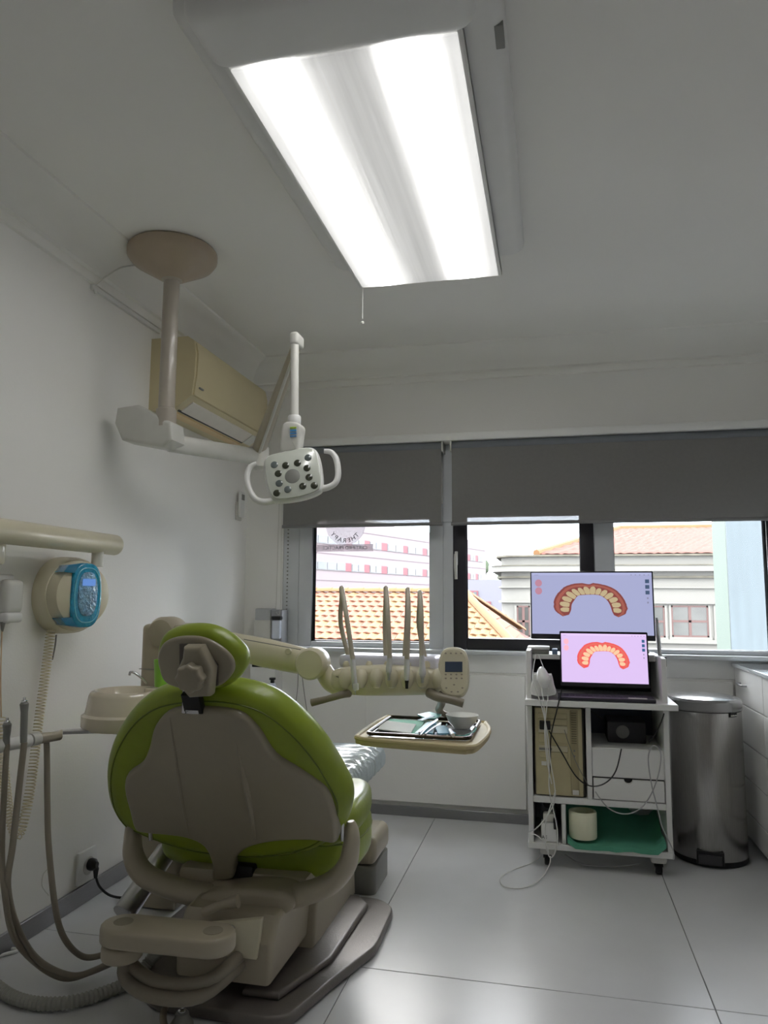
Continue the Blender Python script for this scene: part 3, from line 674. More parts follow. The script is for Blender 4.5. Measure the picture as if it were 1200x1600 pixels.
# plastic film wrapped over the leg rest, pleated
def film_ring(y, r_):
    q = []
    for k in range(40):
        a = 2*PI*k/40; cx_2 = .138; c_ = math.cos(a); s_ = math.sin(a)
        x = math.copysign(abs(c_)**.45, c_)*(cx_2+.012)*r_; z = math.copysign(abs(s_)**.6, s_)*.052*r_
        q.append((CX+.015+x, y, 0.372+z+.003*math.sin(y*190+2*math.sin(k))))
    return q
MB().rings([film_ring(2.62+.005*i, (1+.03*math.sin(i*.9)+.02*math.sin(i*2.3))*min(1, .25+math.sqrt(max(0, (121-i))/14))) for i in range(120)]).build('plastic_sleeve', mat('plastic_film', (205, 216, 222), .2, trans=.2, coat=1, bump=.3, bscale=60), dc, label='clear wrinkled plastic sleeve')
# yoke carrying the chair
yo = [(205, 1272), (196, 1276), (192, 1290), (192, 1335), (203, 1358), (240, 1385), (300, 1410), (330, 1420), (420, 1428), (480, 1413), (540, 1388), (556, 1365), (560, 1330), (560, 1292), (552, 1282), (540, 1284), (534, 1296), (533, 1335), (520, 1352), (470, 1368), (430, 1376), (340, 1385), (300, 1374), (250, 1358), (228, 1340), (222, 1320), (224, 1285), (216, 1274)]
yp = [at(u, v, 1, 2.04) for u, v in ((211, 1272), (210, 1282), (208, 1305), (209, 1338), (228, 1368), (280, 1390), (335, 1402), (400, 1408), (460, 1400), (513, 1382), (541, 1354), (549, 1320), (549, 1296), (548, 1283)) ]
MB().tube(yp, [.014, .029, .034, .038, .042, .044, .047, .048, .046, .044, .040, .035, .029, .014], 18, 5, flat=((0, 1, 0), .66)).build('yoke', M_greige, dc)
MB().slab(XZ(2.0), spl(pxl(XZ(2.0), [(326, 1392), (318, 1412), (335, 1426), (400, 1432), (440, 1428), (462, 1414), (452, 1392), (400, 1384)]), 4), -.12, .03, .018, 4).build('yoke_boss', M_greige, dc)
yk = at(450, 1400, 1, 2.1)
MB().box((CX-.2, 2.07, .205), (CX+.2, 2.5, .275), .02).build('seat_carrier', M_greige, dc)
a = at(345, 1350, 1, 2.07); b = at(394, 1386, 1, 2.07)
MB().box((a.x, 2.07, b.z), (b.x, 2.14, a.z), .006).build('hinge_gap', M_blk, dc)
for u in (228, 531):
    p = at(u, 1300, 1, 1.99); MB().tube([p+Vector((0, .02, .025)), p+Vector((0, .03, -.03))], .007, 12).build('hinge_pin', M_chrome, dc)
lv = [at(u, v, 1, 1.90) for u, v in ((372, 1408), (345, 1414), (318, 1426))]
MB().tube(lv, [.017, .010, .012], 12, 4).build('release_lever', M_greige, dc)
MB().lathe((CX+.03, 2.1, .1), (0, 0, 1), [(.12, 0), (.11, .1), (.13, .13), (.1, .15)], 24).build('lift_column', M_greige, dc)
# pedestal body
px0, px1 = CX-.13, -.715
bd = MB()
q = [(1.885, .072), (1.885, .17), (1.93, .225), (2.1, .24), (2.55, .24), (2.55, .072), (2.3, .072)]
bd.slab(YZ(CX-.10), q, 0, px1-(CX-.10), .016, 4).build('pedestal_body', M_greige, dc)
bd = MB().slab(YZ(px1-.03), [(2.15, .05), (2.2, .24), (2.58, .30), (2.62, .03), (2.3, .03)], .0, .055, .012, 3).build('side_cover', M_greige, dc)
pbk = MB()
q = pxl(XZ(1.872), [(308, 1446), (408, 1436), (400, 1500), (308, 1490)])
pbk.slab(XZ(1.872), q, -.02, .0, .002, 2).build('bracket_plate', M_beige, dc)
for u, v in ((323, 1485), (363, 1450)):
    p = at(u, v, 1, 1.87); MB().lathe(p, (0, -1, 0), [(.008, 0), (.008, .004), (.004, .007)], 12).build('screw', M_chrome, dc)
q = pxl(XZ(1.868), [(306, 1500), (400, 1500), (393, 1530), (310, 1520)])
MB().slab(XZ(1.9), q, -.03, .01).build('cable_opening', M_blk, dc)
# base plate
fbp = XY(0)
bp = [(-.537, 2.54), (-.60, 2.60), (-1.15, 2.60), (-1.22, 2.5), (-1.22, 2.2), (-1.07, 1.88), (-1.02, 1.838), (-.70, 1.825), (-.65, 1.85), (-.60, 2.04), (-.53, 2.26)]
bp = [Vector(p) for p in bp]; q = []
for i in range(len(bp)):
    p0, p1, p2 = bp[i-1], bp[i], bp[(i+1) % len(bp)]
    d0 = (p0-p1); d1 = (p2-p1); rr2 = min(.035, d0.length*.4, d1.length*.4); s_ = p1+d0.normalized()*rr2; e_ = p1+d1.normalized()*rr2
    for k in range(5):
        t_ = k/4; q.append(s_*(1-t_)**2+p1*2*t_*(1-t_)+e_*t_*t_)
MB().slab(fbp, q, .001, .032, .008, 3).build('base_plate', M_base, dc)
MB().slab(XY(0), [(-.80, 1.90), (-.70, 1.90), (-.625, 2.12), (-.615, 2.50), (-.66, 2.56), (-.80, 2.56)], .03, .052, .012, 3).build('base_step', M_base, dc)
MB().slab(XY(0), rrect(-.76, 2.68, -.635, 2.92, .03), .10, .2, .03, 4).build('foot_cover', M_greige, dc)
MB().slab(XY(0), rrect(-.755, 2.685, -.638, 2.915, .025), .001, .10, .004, 2).build('foot_base', M_mgrey, dc)
MB().slab(XY(0), rrect(-.85, 2.5, -.72, 2.9, .02), .03, .09, .01, 2).build('foot_link', M_greige, dc)
# swivelling link arm to the unit
az = .25; c0 = at(193, 1440, 2, az); c1_ = at(333, 1454, 2, az); dd = (c1_-c0).normalized(); pp = Vector((-dd.y, dd.x, 0)); rA = .055
cap = [c0 + (-dd*math.sin(t_)+pp*math.cos(t_))*rA for t_ in [PI*k/10 for k in range(11)]] + [c1_ + (dd*math.sin(t_)-pp*math.cos(t_))*rA for t_ in [PI*k/10 for k in range(11)]]
MB().slab(XY(0), [(p.x, p.y) for p in cap], az-.045, az, .01, 3).build('link_arm', M_greige, dc)
MB().slab(XY(0), [(c0.x+.05*math.cos(k*PI/10), c0.y+.05*math.sin(k*PI/10)) for k in range(20)], az-.085, az-.048, .008, 3).build('link_pivot', M_greige, dc)
for c_ in (c0, c1_): MB().slab(XY(0), [(c_.x+.024*math.cos(k*PI/10), c_.y+.024*math.sin(k*PI/10)) for k in range(20)], az-.002, az+.001).build('pivot_cap', mat('pivot_cap_grey', (150, 143, 126), .5), dc)
for k, (dy, dz) in enumerate(((0, 0), (-.02, -.022))):
    MB().tube([Vector((c0.x-.02+.03*k, c0.y+.01, .18)), Vector((c0.x+.01, c0.y+.02+dy, .145+dz)), Vector((c0.x+.10, 1.74+dy, .125+dz)), Vector((c0.x+.22, 1.76+dy, .13+dz)), Vector((-.80, 1.9, .14+dz))], .0165, 12, 5).build('supply_hose', M_hose, dc)
MB().tube([Vector((-1.235, 2.28, .235)), Vector((-1.27, 2.1, .11))], .035, 14).build('support_strut', M_alu, dc, label='ribbed grey metal strut')

# ================================================================== CUSPIDOR UNIT with delivery arm
cu_ = thing('cuspidor_unit', 'greige water unit column with spittoon basin behind the chair', 'cuspidor unit', (-1.34, 2.42, 0))
a = at(232, 975, 1, 2.38)
MB().box((-1.42, 2.38, .12), (-1.24, 2.56, a.z), .018, 3).build('column', M_greige, cu_)
MB().box((-1.40, 2.40, .001), (-1.26, 2.54, .12), .01, 2).build('column_foot', M_greige, cu_)
MB().box((-1.421, 2.378, .80), (-1.239, 2.5, .802)).build('seam', M_mgrey, cu_)
bo = at(192, 1100, 1, 2.22); bo = Vector((-1.365, 2.22, 0))
zt = at(180, 1078, 1, 2.2).z; zb = at(180, 1138, 1, 2.2).z
basin = MB().lathe((bo.x, bo.y, zb), (0, 0, 1), [(.10, 0), (.132, .003), (.138, .012), (.138, .045), (.128, .052), (.126, .06), (.118, zt-zb-.015), (.112, zt-zb-.004), (.104, zt-zb), (.095, zt-zb-.006), (.075, zt-zb-.04), (.03, zt-zb-.055), (.0, zt-zb-.056)], 40).build('basin', M_porc, cu_)
MB().box((bo.x+.0, bo.y, zb+.01), (-1.25, 2.42, zb+.10), .02, 3).build('basin_bridge', M_porc, cu_)
fp = [at(229, 1068, 1, 2.27), at(222, 1060, 1, 2.26), at(211, 1052, 1, 2.25), at(204, 1050, 1, 2.245), at(202, 1055, 1, 2.24)]
MB().tube(fp, .004, 10, 5).build('bowl_spout', M_chrome, cu_, label='chrome swan neck spout')
MB().box((bo.x-.02, bo.y-.05, .615), (-1.2, 2.44, .63), .004).build('support_plate', mat('plate_grey', (146, 143, 136), .4), cu_)
pl = [at(190, 1140, 2, .635), at(85, 1144, 2, .635)]
MB().slab(XY(0), [(bo.x+.04, bo.y-.08), (bo.x+.04, bo.y+.02), (pl[1].x+.0, pl[1].y+.03), (pl[1].x-.0, pl[1].y-.01)], .628, .638, .002, 2).build('side_shelf', M_alu, cu_)
# green cup
gcx = at(254, 1050, 1, 2.32).x
cpb = MB().lathe((gcx, 2.32, zt+.001), (0, 0, 1), [(.024, 0), (.03, .09), (.028, .09), (.022, .004), (0, .003)], 24)
tag(cpb.build('plastic_cup', mat('lime_cup', (140, 200, 70), .4), base=(gcx, 2.32, zt)), 'lime green disposable cup standing beside the basin', 'cup')
MB().slab(XY(0), rrect(gcx-.045, 2.27, gcx+.045, 2.37, .02), zt-.04, zt-.001, .005, 2).build('cup_stand', M_porc, cu_)
# swing arm
s0_ = at(265, 988, 1, 2.44); s1_ = at(488, 1036, 1, 2.44)
MB().lathe((s0_.x, s0_.y+.05, s0_.z), (0, -1, 0), [(.03, 0), (.052, .01), (.056, .03), (.056, .10), (.046, .118), (.02, .125)], 28).build('shoulder_joint', M_greige, cu_)
MB().tube([s0_, s0_.lerp(s1_, .3), s0_.lerp(s1_, .7), s1_], [.036, .044, .050, .044], 20, 4, flat=((0, 0, 1), .8)).build('balance_arm', M_beige, cu_)
MB().lathe((s1_.x+.005, s1_.y+.045, s1_.z), (0, -1, 0), [(.03, 0), (.05, .01), (.053, .02), (.053, .085), (.046, .095), (0, .097)], 30).build('elbow_joint', M_beige, cu_)
fa = XZ(2.395)
pa1, pa2 = fa.p(*fa.px(380, 999), 0), fa.p(*fa.px(470, 1015), 0)
MB().tube([Vector((pa1.x, 2.4, pa1.z)), Vector((pa2.x, 2.393, pa2.z))], .0015, 6).build('cover_seam', M_mgrey, cu_)
p = at(449, 1018, 1, 2.39); MB().lathe((p.x, 2.402, p.z), (0, -1, 0), [(.011, 0), (.011, .006), (.009, .008), (.0, .007)], 20).build('screw_cap', M_beige, cu_)
nk = [at(500, 1038, 1, 2.46), at(508, 1052, 1, 2.46), at(518, 1066, 1, 2.46), at(535, 1076, 1, 2.46)]
MB().tube(nk, [.03, .032, .033, .03], 16, 5).build('arm_neck', M_beige, cu_)

# ================================================================== DELIVERY TRAY UNIT
DY = 2.40
du = thing('delivery_unit', 'beige instrument delivery unit hanging over the chair foot end', 'delivery unit', at(610, 1085, 1, DY))
fd_ = XZ(DY)
bo_ = [(519, 1058), (523, 1047), (545, 1042), (600, 1039), (655, 1043), (680, 1048), (693, 1058), (694, 1072), (680, 1083), (640, 1086), (560, 1086), (530, 1080), (519, 1070)]
MB().slab(fd_, spl(pxl(fd_, bo_), 5), -.16, .03, .022, 6).build('console', M_beige, du)
for k in range(7):
    p = at(540+24.2*k, 1063, 1, DY-.03); mb = MB()
    mb.lathe((p.x, DY-.034, p.z+.006), (0, .25, 1), [(0, -.032), (.011, -.029), (.019, -.014), (.0215, 0), (.020, .016), (.014, .028), (0, .031)], 18)
    mb.build('holder_cup', M_beige, du)
top_p = pxl(fd_, [(524, 1048), (530, 1030), (560, 1021), (620, 1018), (655, 1022), (678, 1030), (684, 1048)])
MB().box((at(526, 1040, 1, DY).x, DY+.02, at(600, 1046, 1, DY).z), (at(680, 1040, 1, DY).x, DY+.16, at(600, 1022, 1, DY+.10).z), .012, 3).build('silicone_mat', mat('pale_lilac_mat', (214, 214, 228), .3), du)
for u in (541, 577, 605, 637, 667, 690):
    p = at(u, 1037, 1, DY+.02); MB().lathe((p.x, p.y, p.z-.012), (0, 0, 1), [(.011, 0), (.011, .012), (.007, .02), (0, .021)], 14).build('hose_socket', M_beige, du)
HM = M_hose
def whip(t0, t1, b1, hand, kind, nm='instrument_hose'):
    """hose rises from the rear socket, folds at the top and comes down to the handpiece"""
    p0 = at(t0[0], t0[1], 1, DY+.04); tp = [at(*q_, 1, DY-.005) for q_ in t1]; e = at(*b1, 1, DY-.078)
    MB().tube([p0, at(t1[0][0]-1.5, (t0[1]+t1[0][1])/2, 1, DY+.06).lerp(p0, .0), at(t1[0][0], t1[0][1]+14, 1, DY+.04), at(t1[0][0], t1[0][1], 1, DY+.01), at(t1[1][0], t1[1][1], 1, DY-.05), e], .0082, 12, 6).build(nm, mat('whip_hose', (178, 170, 152), .35, coat=.2), du)
whip((546, 1030), ((534, 920), (541, 960)), (552, 1035), None, 0)
whip((603, 1030), ((603, 920), (606, 960)), (609, 1030), None, 0)
whip((632, 1030), ((637, 922), (638, 960)), (636, 1030), None, 0)
whip((664, 1028), ((656, 926), (658, 960)), (659, 1025), None, 0)
M_sat = mat('satin_chrome', (232, 232, 234), .25, metal=.4)
def hp_(pts, rs, m, nm, lab):
    m = M_sat
    o = MB().tube([at(u, v, 1, DY-.082) for u, v in pts], rs, 14).build(nm, m, du, label=lab); return o
h1 = hp_([(551, 1030), (554, 1068), (554.5, 1070), (555.5, 1077)], [.0085, .0092, .0092, .0092], M_chrome, 'air_water_syringe', 'steel air water syringe')
MB().box(at(555, 1076, 1, DY-.092)+Vector((-.0085, 0, -.006)), at(555, 1070, 1, DY-.092)+Vector((.0085, .016, .004)), .003).build('button_block', M_white, h1)
MB().tube([at(555, 1077, 1, DY-.082), at(555, 1086, 1, DY-.082)], .003, 10).build('nozzle', M_chrome, h1)
for u0, v0, u1, v1, r1 in ((609, 1028, 607.5, 1050, .0085), (636, 1030, 635.5, 1063, .0075), (659, 1024, 660, 1054, .0105)):
    o = hp_([(u0, v0), ((u0+u1)/2, (v0+v1)/2), (u1, v1-6), (u1, v1)], [.0085, .0095, r1*1.12, r1*1.05], M_chrome, 'coupling', 'chrome handpiece coupling')
    MB().tube([at(u1, v1, 1, DY-.082), at(u1, v1+4, 1, DY-.082), at(u1, v1+5, 1, DY-.082), at(u1, v1+13, 1, DY-.082)], [r1*.9, r1*.75, .005, .0045], 12).build('tip', M_alu if u0 != 636 else M_blk, o)
# handles
MB().tube([at(545, 1083, 1, DY-.02), at(532, 1086, 1, DY-.05), at(512, 1092, 1, DY-.06), at(487, 1098, 1, DY-.06)], [.014, .012, .0105, .0125], 14, 5).build('grip_handle', M_hose, du)
MB().tube([at(672, 1082, 1, DY-.02), at(684, 1089, 1, DY-.05), at(702, 1093, 1, DY-.06), at(724, 1099, 1, DY-.06)], [.018, .0145, .0125, .0135], 14, 5).build('grip_handle', M_hose, du)
# control pad
fk = Frame(at(709, 1050, 1, DY-.04), (1, 0, 0), (0, .12, 1))
kp = spl(pxl(fk, [(710, 1011), (695, 1014), (687, 1026), (685, 1045), (686, 1068), (691, 1082), (705, 1090), (722, 1089), (731, 1076), (733, 1055), (731, 1028), (724, 1015)]), 5)
pad = MB().slab(fk, kp, -.02, .006, .008, 4).build('control_pad', M_beige, du)
kq = [p*.9 for p in kp]
MB().slab(fk, kq, .004, .0075, .001, 1).build('key_panel', mat('pad_face', (222, 214, 190), .4), pad)
q = pxl(fk, [(696, 1034), (723, 1034), (723, 1050), (696, 1050)]); MB().slab(fk, q, .006, .009).build('display', mat('lcd_blue', (70, 82, 104), .2), pad)
for u, v in [(697+8*i, 1021) for i in range(4)] + [(697+8.3*i, 1054) for i in range(4)] + [(697+8.3*i, 1060) for i in range(4)] + [(698, 1075), (723, 1075), (706, 1081), (716, 1081), (710, 1070)]:
    x, y = fk.px(u, v); MB().slab(fk, [(x+.0035*math.cos(k*PI/4), y+.0026*math.sin(k*PI/4)) for k in range(8)], .006, .0092).build('key', mat('key_grey', (168, 158, 142), .5), pad)
# bracket and tray table
MB().tube([at(686, 1080, 1, DY+.02), at(690, 1098, 1, DY+.2), at(688, 1112, 1, DY+.33), Vector((-.325, 2.745, .61))], .014, 12, 5, flat=((1, 0, 0), .7)).build('tray_bracket', M_hose, du)
TZ = .62
tq = [at(u, v, 2, TZ) for u, v in ((563, 1146), (568, 1151), (725, 1170), (738, 1167), (757, 1148), (755, 1139), (610, 1115), (598, 1117))]
tt = thing('instrument_tray_table', 'beige tray table under the delivery unit holding a metal tray', 'tray table', (-.42, 2.48, TZ-.03))
TQ = [(-.615, 2.34), (-.60, 2.29), (-.55, 2.265), (-.29, 2.225), (-.25, 2.23), (-.225, 2.28), (-.21, 2.50), (-.235, 2.66), (-.27, 2.69), (-.56, 2.72), (-.61, 2.69)]
TQ = spl(TQ, 4)
M_tray = mat('tan_plastic', (196, 182, 144), .6, spec=.25)
MB().slab(XY(0), TQ, TZ-.022, TZ, .009, 4).build('table_top', M_tray, tt)
MB().tube([(p[0]*.985-.006, p[1]*.985+.036, TZ-.001) for p in TQ]+[(TQ[0][0]*.985-.006, TQ[0][1]*.985+.036, TZ-.001)], .0075, 8).build('raised_lip', M_tray, tt)
MB().tube([(-.40, 2.50, TZ-.03), (-.33, 2.66, TZ-.03), (-.325, 2.735, TZ-.02)], .011, 10, 4).build('support_arm', M_hose, tt)
st_ = thing('metal_tray', 'dark rimmed steel instrument tray lying on the beige tray table', 'tray', (-.42, 2.46, TZ))
MQ = rrect(-.575, 2.30, -.255, 2.64, .02)
MB().slab(XY(0), MQ, TZ+.001, TZ+.004).build('tray_floor', M_chrome, st_)
MB().tube([(p[0], p[1], TZ+.012) for p in MQ]+[(MQ[0][0], MQ[0][1], TZ+.012)], .006, 8).build('rim', mat('dark_rim', (64, 56, 48), .25, metal=.6), st_)
def sheet(pts, z, m, nm, lab, cat, grp=None, h=.0015):
    o = MB().slab(XY(0), [(p[0], p[1]) for p in pts], z, z+h).build(nm, m, base='auto'); return tag(o, lab, cat, grp)
zt_ = TZ+.0045
def tq2(lst, z=TZ+.006): return [tuple(at(u, v, 2, z))[:2] for u, v in lst]
sheet(tq2([(606, 1128), (612, 1120), (655, 1124), (690, 1128), (686, 1142), (664, 1146)]), zt_, mat('tray_liner', (214, 226, 222), .8), 'paper_liner', 'pale paper liner lying at the back of the steel tray', 'paper', h=.001)
sheet(tq2([(606, 1129), (609, 1124), (664, 1128), (650, 1149), (640, 1149)]), zt_+.0015, mat('mint_napkin', (126, 196, 170), .8), 'green_napkin', 'mint green folded napkin on the steel tray', 'napkin', h=.002)
sheet(tq2([(590, 1141), (601, 1128), (650, 1134), (642, 1148)]), zt_+.004, mat('white_napkin', (226, 228, 224), .8), 'white_napkin', 'white folded napkin overlapping the mint one on the tray', 'napkin', h=.003)
M_pk = mat('blue_pouch', (110, 178, 206), .45, trans=.04)
for i, (pts, lab) in enumerate((
        (((648, 1149), (668, 1131), (676, 1131), (660, 1150)), 'blue instrument pouch next to the mint napkin'),
        (((661, 1150), (673, 1132), (682, 1132), (676, 1151)), 'blue instrument pouch in the middle of the tray'),
        (((680, 1141), (694, 1140), (712, 1152), (684, 1153)), 'blue instrument pouch lying in front of the white bowl'))):
    sheet(tq2(pts), zt_+.005+.003*i, M_pk, 'instrument_pouch', lab, 'pouch', 'sterile pouches on the tray', .004)
mk = MB().slab(XY(0), tq2([(652, 1124), (670, 1120), (690, 1124), (682, 1131), (664, 1129)]), zt_+.014, zt_+.02, .002, 2)
tag(mk.build('crumpled_pouch', mat('mint_blue_film', (150, 210, 214), .3), base='auto'), 'crumpled turquoise wrapper at the back edge of the tray', 'wrapper')
o = MB().tube([at(655, 1145, 2, TZ+.02), at(683, 1124, 2, TZ+.022)], .003, 10).tube([at(664, 1147, 2, TZ+.02), at(688, 1130, 2, TZ+.02)], .0025, 10)
tag(MB().tube([at(657, 1148, 2, TZ+.02), at(668, 1136, 2, TZ+.021), at(684, 1125, 2, TZ+.022)], [.0018, .003, .0018], 10).build('dental_probe', M_chrome, base='auto'), 'thin steel instrument lying across the blue pouches', 'instrument'); 
tag(o.build('tweezers', M_alu, base='auto'), 'pair of steel handles lying on the blue pouches', 'tweezers')
tag(MB().tube([at(703, 1141, 2, TZ+.022), at(708, 1149, 2, TZ+.022)], .006, 10).build('small_tube', M_white, base='auto'), 'small white tube lying in front of the bowl', 'tube')
gcord = [at(u, v, 2, TZ+.016) for u, v in ((698, 1132), (696, 1140), (704, 1147), (722, 1150), (738, 1145), (744, 1138))]
tag(MB().tube(gcord, .0028, 8, 5).build('elastic_band', mat('teal_rubber', (20, 132, 112), .5), base='auto'), 'teal elastic cord looped around the bowl on the tray', 'cord')
bw = at(722, 1136, 2, TZ+.008)
tag(MB().lathe((bw.x, bw.y, TZ+.006), (0, 0, 1), [(.028, 0), (.03, .004), (.045, .018), (.055, .042), (.0535, .043), (.043, .021), (.026, .007), (0, .006)], 36).build('mixing_bowl', mat('frosted_bowl', (234, 235, 232), .3), base=(bw.x, bw.y, TZ+.006)), 'frosted white mixing bowl on the steel tray', 'bowl')
cdp = MB().slab(XY(0), tq2([(652, 1123), (674, 1116), (680, 1117), (660, 1124)], TZ+.05), TZ+.045, TZ+.0465)
tag(cdp.build('blue_card', mat('pale_blue_card', (176, 204, 232), .5), base='auto'), 'pale blue strip of film propped at the tray back', 'strip')

# ================================================================== ASSISTANT ARM, HOSES, X-RAY HEAD
aa = thing('suction_holder', 'white tube arm with instrument holders on the assistant side', 'instrument holder', at(50, 1155, 2, .66))
ta, tb = Vector((-1.46, 1.66, .655)), at(92, 1150, 2, .655)
MB().tube([ta, at(46, 1157, 2, .655)], .0165, 18).build('tube', M_white, aa)
MB().tube([at(48, 1156.5, 2, .655), at(60, 1154, 2, .655)], .0175, 18).build('sleeve', M_lgrey, aa)
MB().tube([at(60, 1154, 2, .655), tb, at(96, 1142, 2, .66)], [.0155, .0125, .004], 18).build('end_fitting', mat('fitting_tan', (176, 168, 152), .3, metal=.4), aa)
for (u, v, v0, lab, nm) in ((38, 1160, 1096, 'grey suction handpiece', 'suction_handpiece'), (11, 1164, 1128, 'short saliva ejector handpiece', 'saliva_handpiece')):
    yb3 = 1.77
    pts = [at(u-1, v, 1, yb3-.02), at(u-1, v-12, 1, yb3-.02), at(u, v0+16, 1, yb3-.02), at(u, v0+4, 1, yb3-.02), at(u, v0, 1, yb3-.02)]
    o = MB().tube(pts, [.0085, .009, .0095, .0115, .007], 14).build(nm, M_mgrey, aa, label=lab)
    MB().lathe(at(u, v0+1, 1, yb3-.02), (0, 0, 1), [(.008, 0), (.008, .004), (.004, .006), (.004, .012), (0, .013)], 14).build('tip', M_chrome, o)
def hose(pts, r, m, nm, lab, cat='hose', grp=None, n=10):
    return tag(MB().tube(pts, r, n, 7).build(nm, m, base='auto'), lab, cat, grp)
e1 = at(195, 1478, 2, .10)
hose([at(38, 1160, 1, 1.75), at(30, 1230, 1, 1.74), at(20, 1320, 1, 1.72), at(12, 1385, 1, 1.70), at(28, 1450, 2, .20), at(60, 1500, 2, .08), at(110, 1524, 2, .03), at(150, 1515, 2, .03), at(190, 1492, 2, .06), at(222, 1470, 2, .12)], .0082, M_hose, 'suction_hose', 'taupe hose hanging from the taller grey suction handpiece', grp=None)
hose([at(11, 1163, 1, 1.75), at(7, 1230, 1, 1.735), at(3, 1330, 1, 1.72), at(8, 1400, 1, 1.69), at(22, 1465, 2, .18), at(58, 1507, 2, .06), at(100, 1529, 2, .02), at(140, 1520, 2, .02), at(190, 1498, 2, .045), at(222, 1478, 2, .10)], .0075, M_hose, 'saliva_hose', 'outermost taupe hose hanging from the short saliva handpiece')
hose([at(70, 1150, 1, 1.90), at(73, 1165, 1, 1.90), at(74, 1250, 1, 1.90), at(76, 1320, 1, 1.88), at(86, 1415, 1, 1.86), at(100, 1465, 2, .12), at(128, 1494, 2, .05), at(160, 1492, 2, .05), at(190, 1475, 2, .09), at(218, 1462, 2, .14)], .0082, M_hose, 'assistant_hose', 'single taupe hose dropping from the end of the tube arm')
# corrugated hose on floor
cpt = [at(-40, 1500, 2, .018), at(-12, 1535, 2, .018), at(20, 1558, 2, .018), at(60, 1568, 2, .018), at(110, 1566, 2, .018), at(160, 1552, 2, .018), at(205, 1532, 2, .02), at(235, 1500, 2, .05), at(255, 1478, 2, .10)]
q = []
for i in range(len(cpt)-1):
    p0 = cpt[max(i-1, 0)]; p1 = cpt[i]; p2 = cpt[i+1]; p3 = cpt[min(i+2, len(cpt)-1)]
    for k in range(14):
        t_ = k/14; q.append(.5*((2*p1) + (p2-p0)*t_ + (2*p0-5*p1+4*p2-p3)*t_*t_ + (3*p1-p0-3*p2+p3)*t_**3))
tag(MB().tube(q, [.0170 if i % 2 else .0135 for i in range(len(q))], 14).build('corrugated_hose', M_hoseg, base='auto', ang=15), 'thick pale corrugated suction hose curving over the floor', 'hose')
hose([at(-20, 1500, 2, .006), at(8, 1491, 2, .006), at(26, 1484, 2, .006), at(-30, 1478, 2, .006)], .005, M_cable, 'white_lead', 'white lead lying by the skirting', 'cable')
# wall x-ray unit
xr = thing('xray_unit', 'wall x-ray unit with round head and blue film over its panel', 'x-ray unit', (XL, 2.1, 1.22))
tz_ = 1.232; 
MB().tube([(-1.50, 1.5, tz_), (-1.50, 2.315, tz_), (-1.50, 2.325, tz_)], [.036, .036, .03], 24).build('arm_tube', M_beige, xr)
MB().box((XL+.001, 1.75, 1.14), (-1.53, 1.83, 1.25), .01).build('wall_bracket', M_beige, xr)
hdir = Vector((math.cos(math.radians(-18)), math.sin(math.radians(-18)), 0)); hcn = at(134, 930, 1, 2.13)
MB().lathe(Vector((-1.50, 2.22, tz_-.02)), (0, 0, -1), [(.02, 0), (.02, .06)], 16).build('stem', M_lgrey, xr)
b0 = hcn - hdir*.193
prf = [(r_*1.12, h_*1.15) for r_, h_ in [(.045, -.018), (.088, -.006), (.104, .01), (.112, .035), (.113, .075), (.110, .115), (.104, .13), (.101, .131), (.100, .136), (.088, .158), (.06, .168), (0, .17)]]
MB().lathe(b0, hdir, prf, 48).build('head_body', M_beige, xr)
fxh = Frame(hcn, Vector((0, 0, 1)).cross(hdir), (0, 0, 1))
pn = [(.058*math.copysign(abs(math.cos(k*PI/20))**.7, math.cos(k*PI/20)), .104*math.copysign(abs(math.sin(k*PI/20))**.8, math.sin(k*PI/20))) for k in range(40)]
M_bf = mat('blue_film', (24, 150, 190), .1, coat=1, bump=.5, bscale=70, var=.25, scale=30)
pnl = MB().slab(fxh, pn, -.04, .008, .008, 4).build('panel_film', M_bf, xr, label='wrinkled turquoise protective film')
for sg in (1, -1): MB().slab(fxh, [(-.088, .072*sg), (-.02, .066*sg), (-.015, .104*sg), (-.07, .094*sg)], -.05, .0035, .004, 2).build('film_flap', mat('film_flap_blue', (10, 120, 160), .15, coat=1), xr)
MB().slab(fxh, [(p[0]*.62, p[1]*.68+.004) for p in pn], .006, .0125, .003, 2).build('display', mat('panel_under_film', (120, 170, 205), .1, coat=1, bump=.8, bscale=120, var=.4, scale=60), pnl)
MB().tube([fxh.p(p[0]*.82, p[1]*.84, .009) for p in pn]+[fxh.p(pn[0][0]*.82, pn[0][1]*.84, .009)], .0018, 6).build('film_fold', mat('film_edge', (130, 220, 240), .1, coat=1), pnl)
MB().slab(fxh, rrect(-.024, .03, .024, .052, .003), .012, .0145).build('screen', glow('soft_blue_screen', (110, 160, 240), .45), pnl)
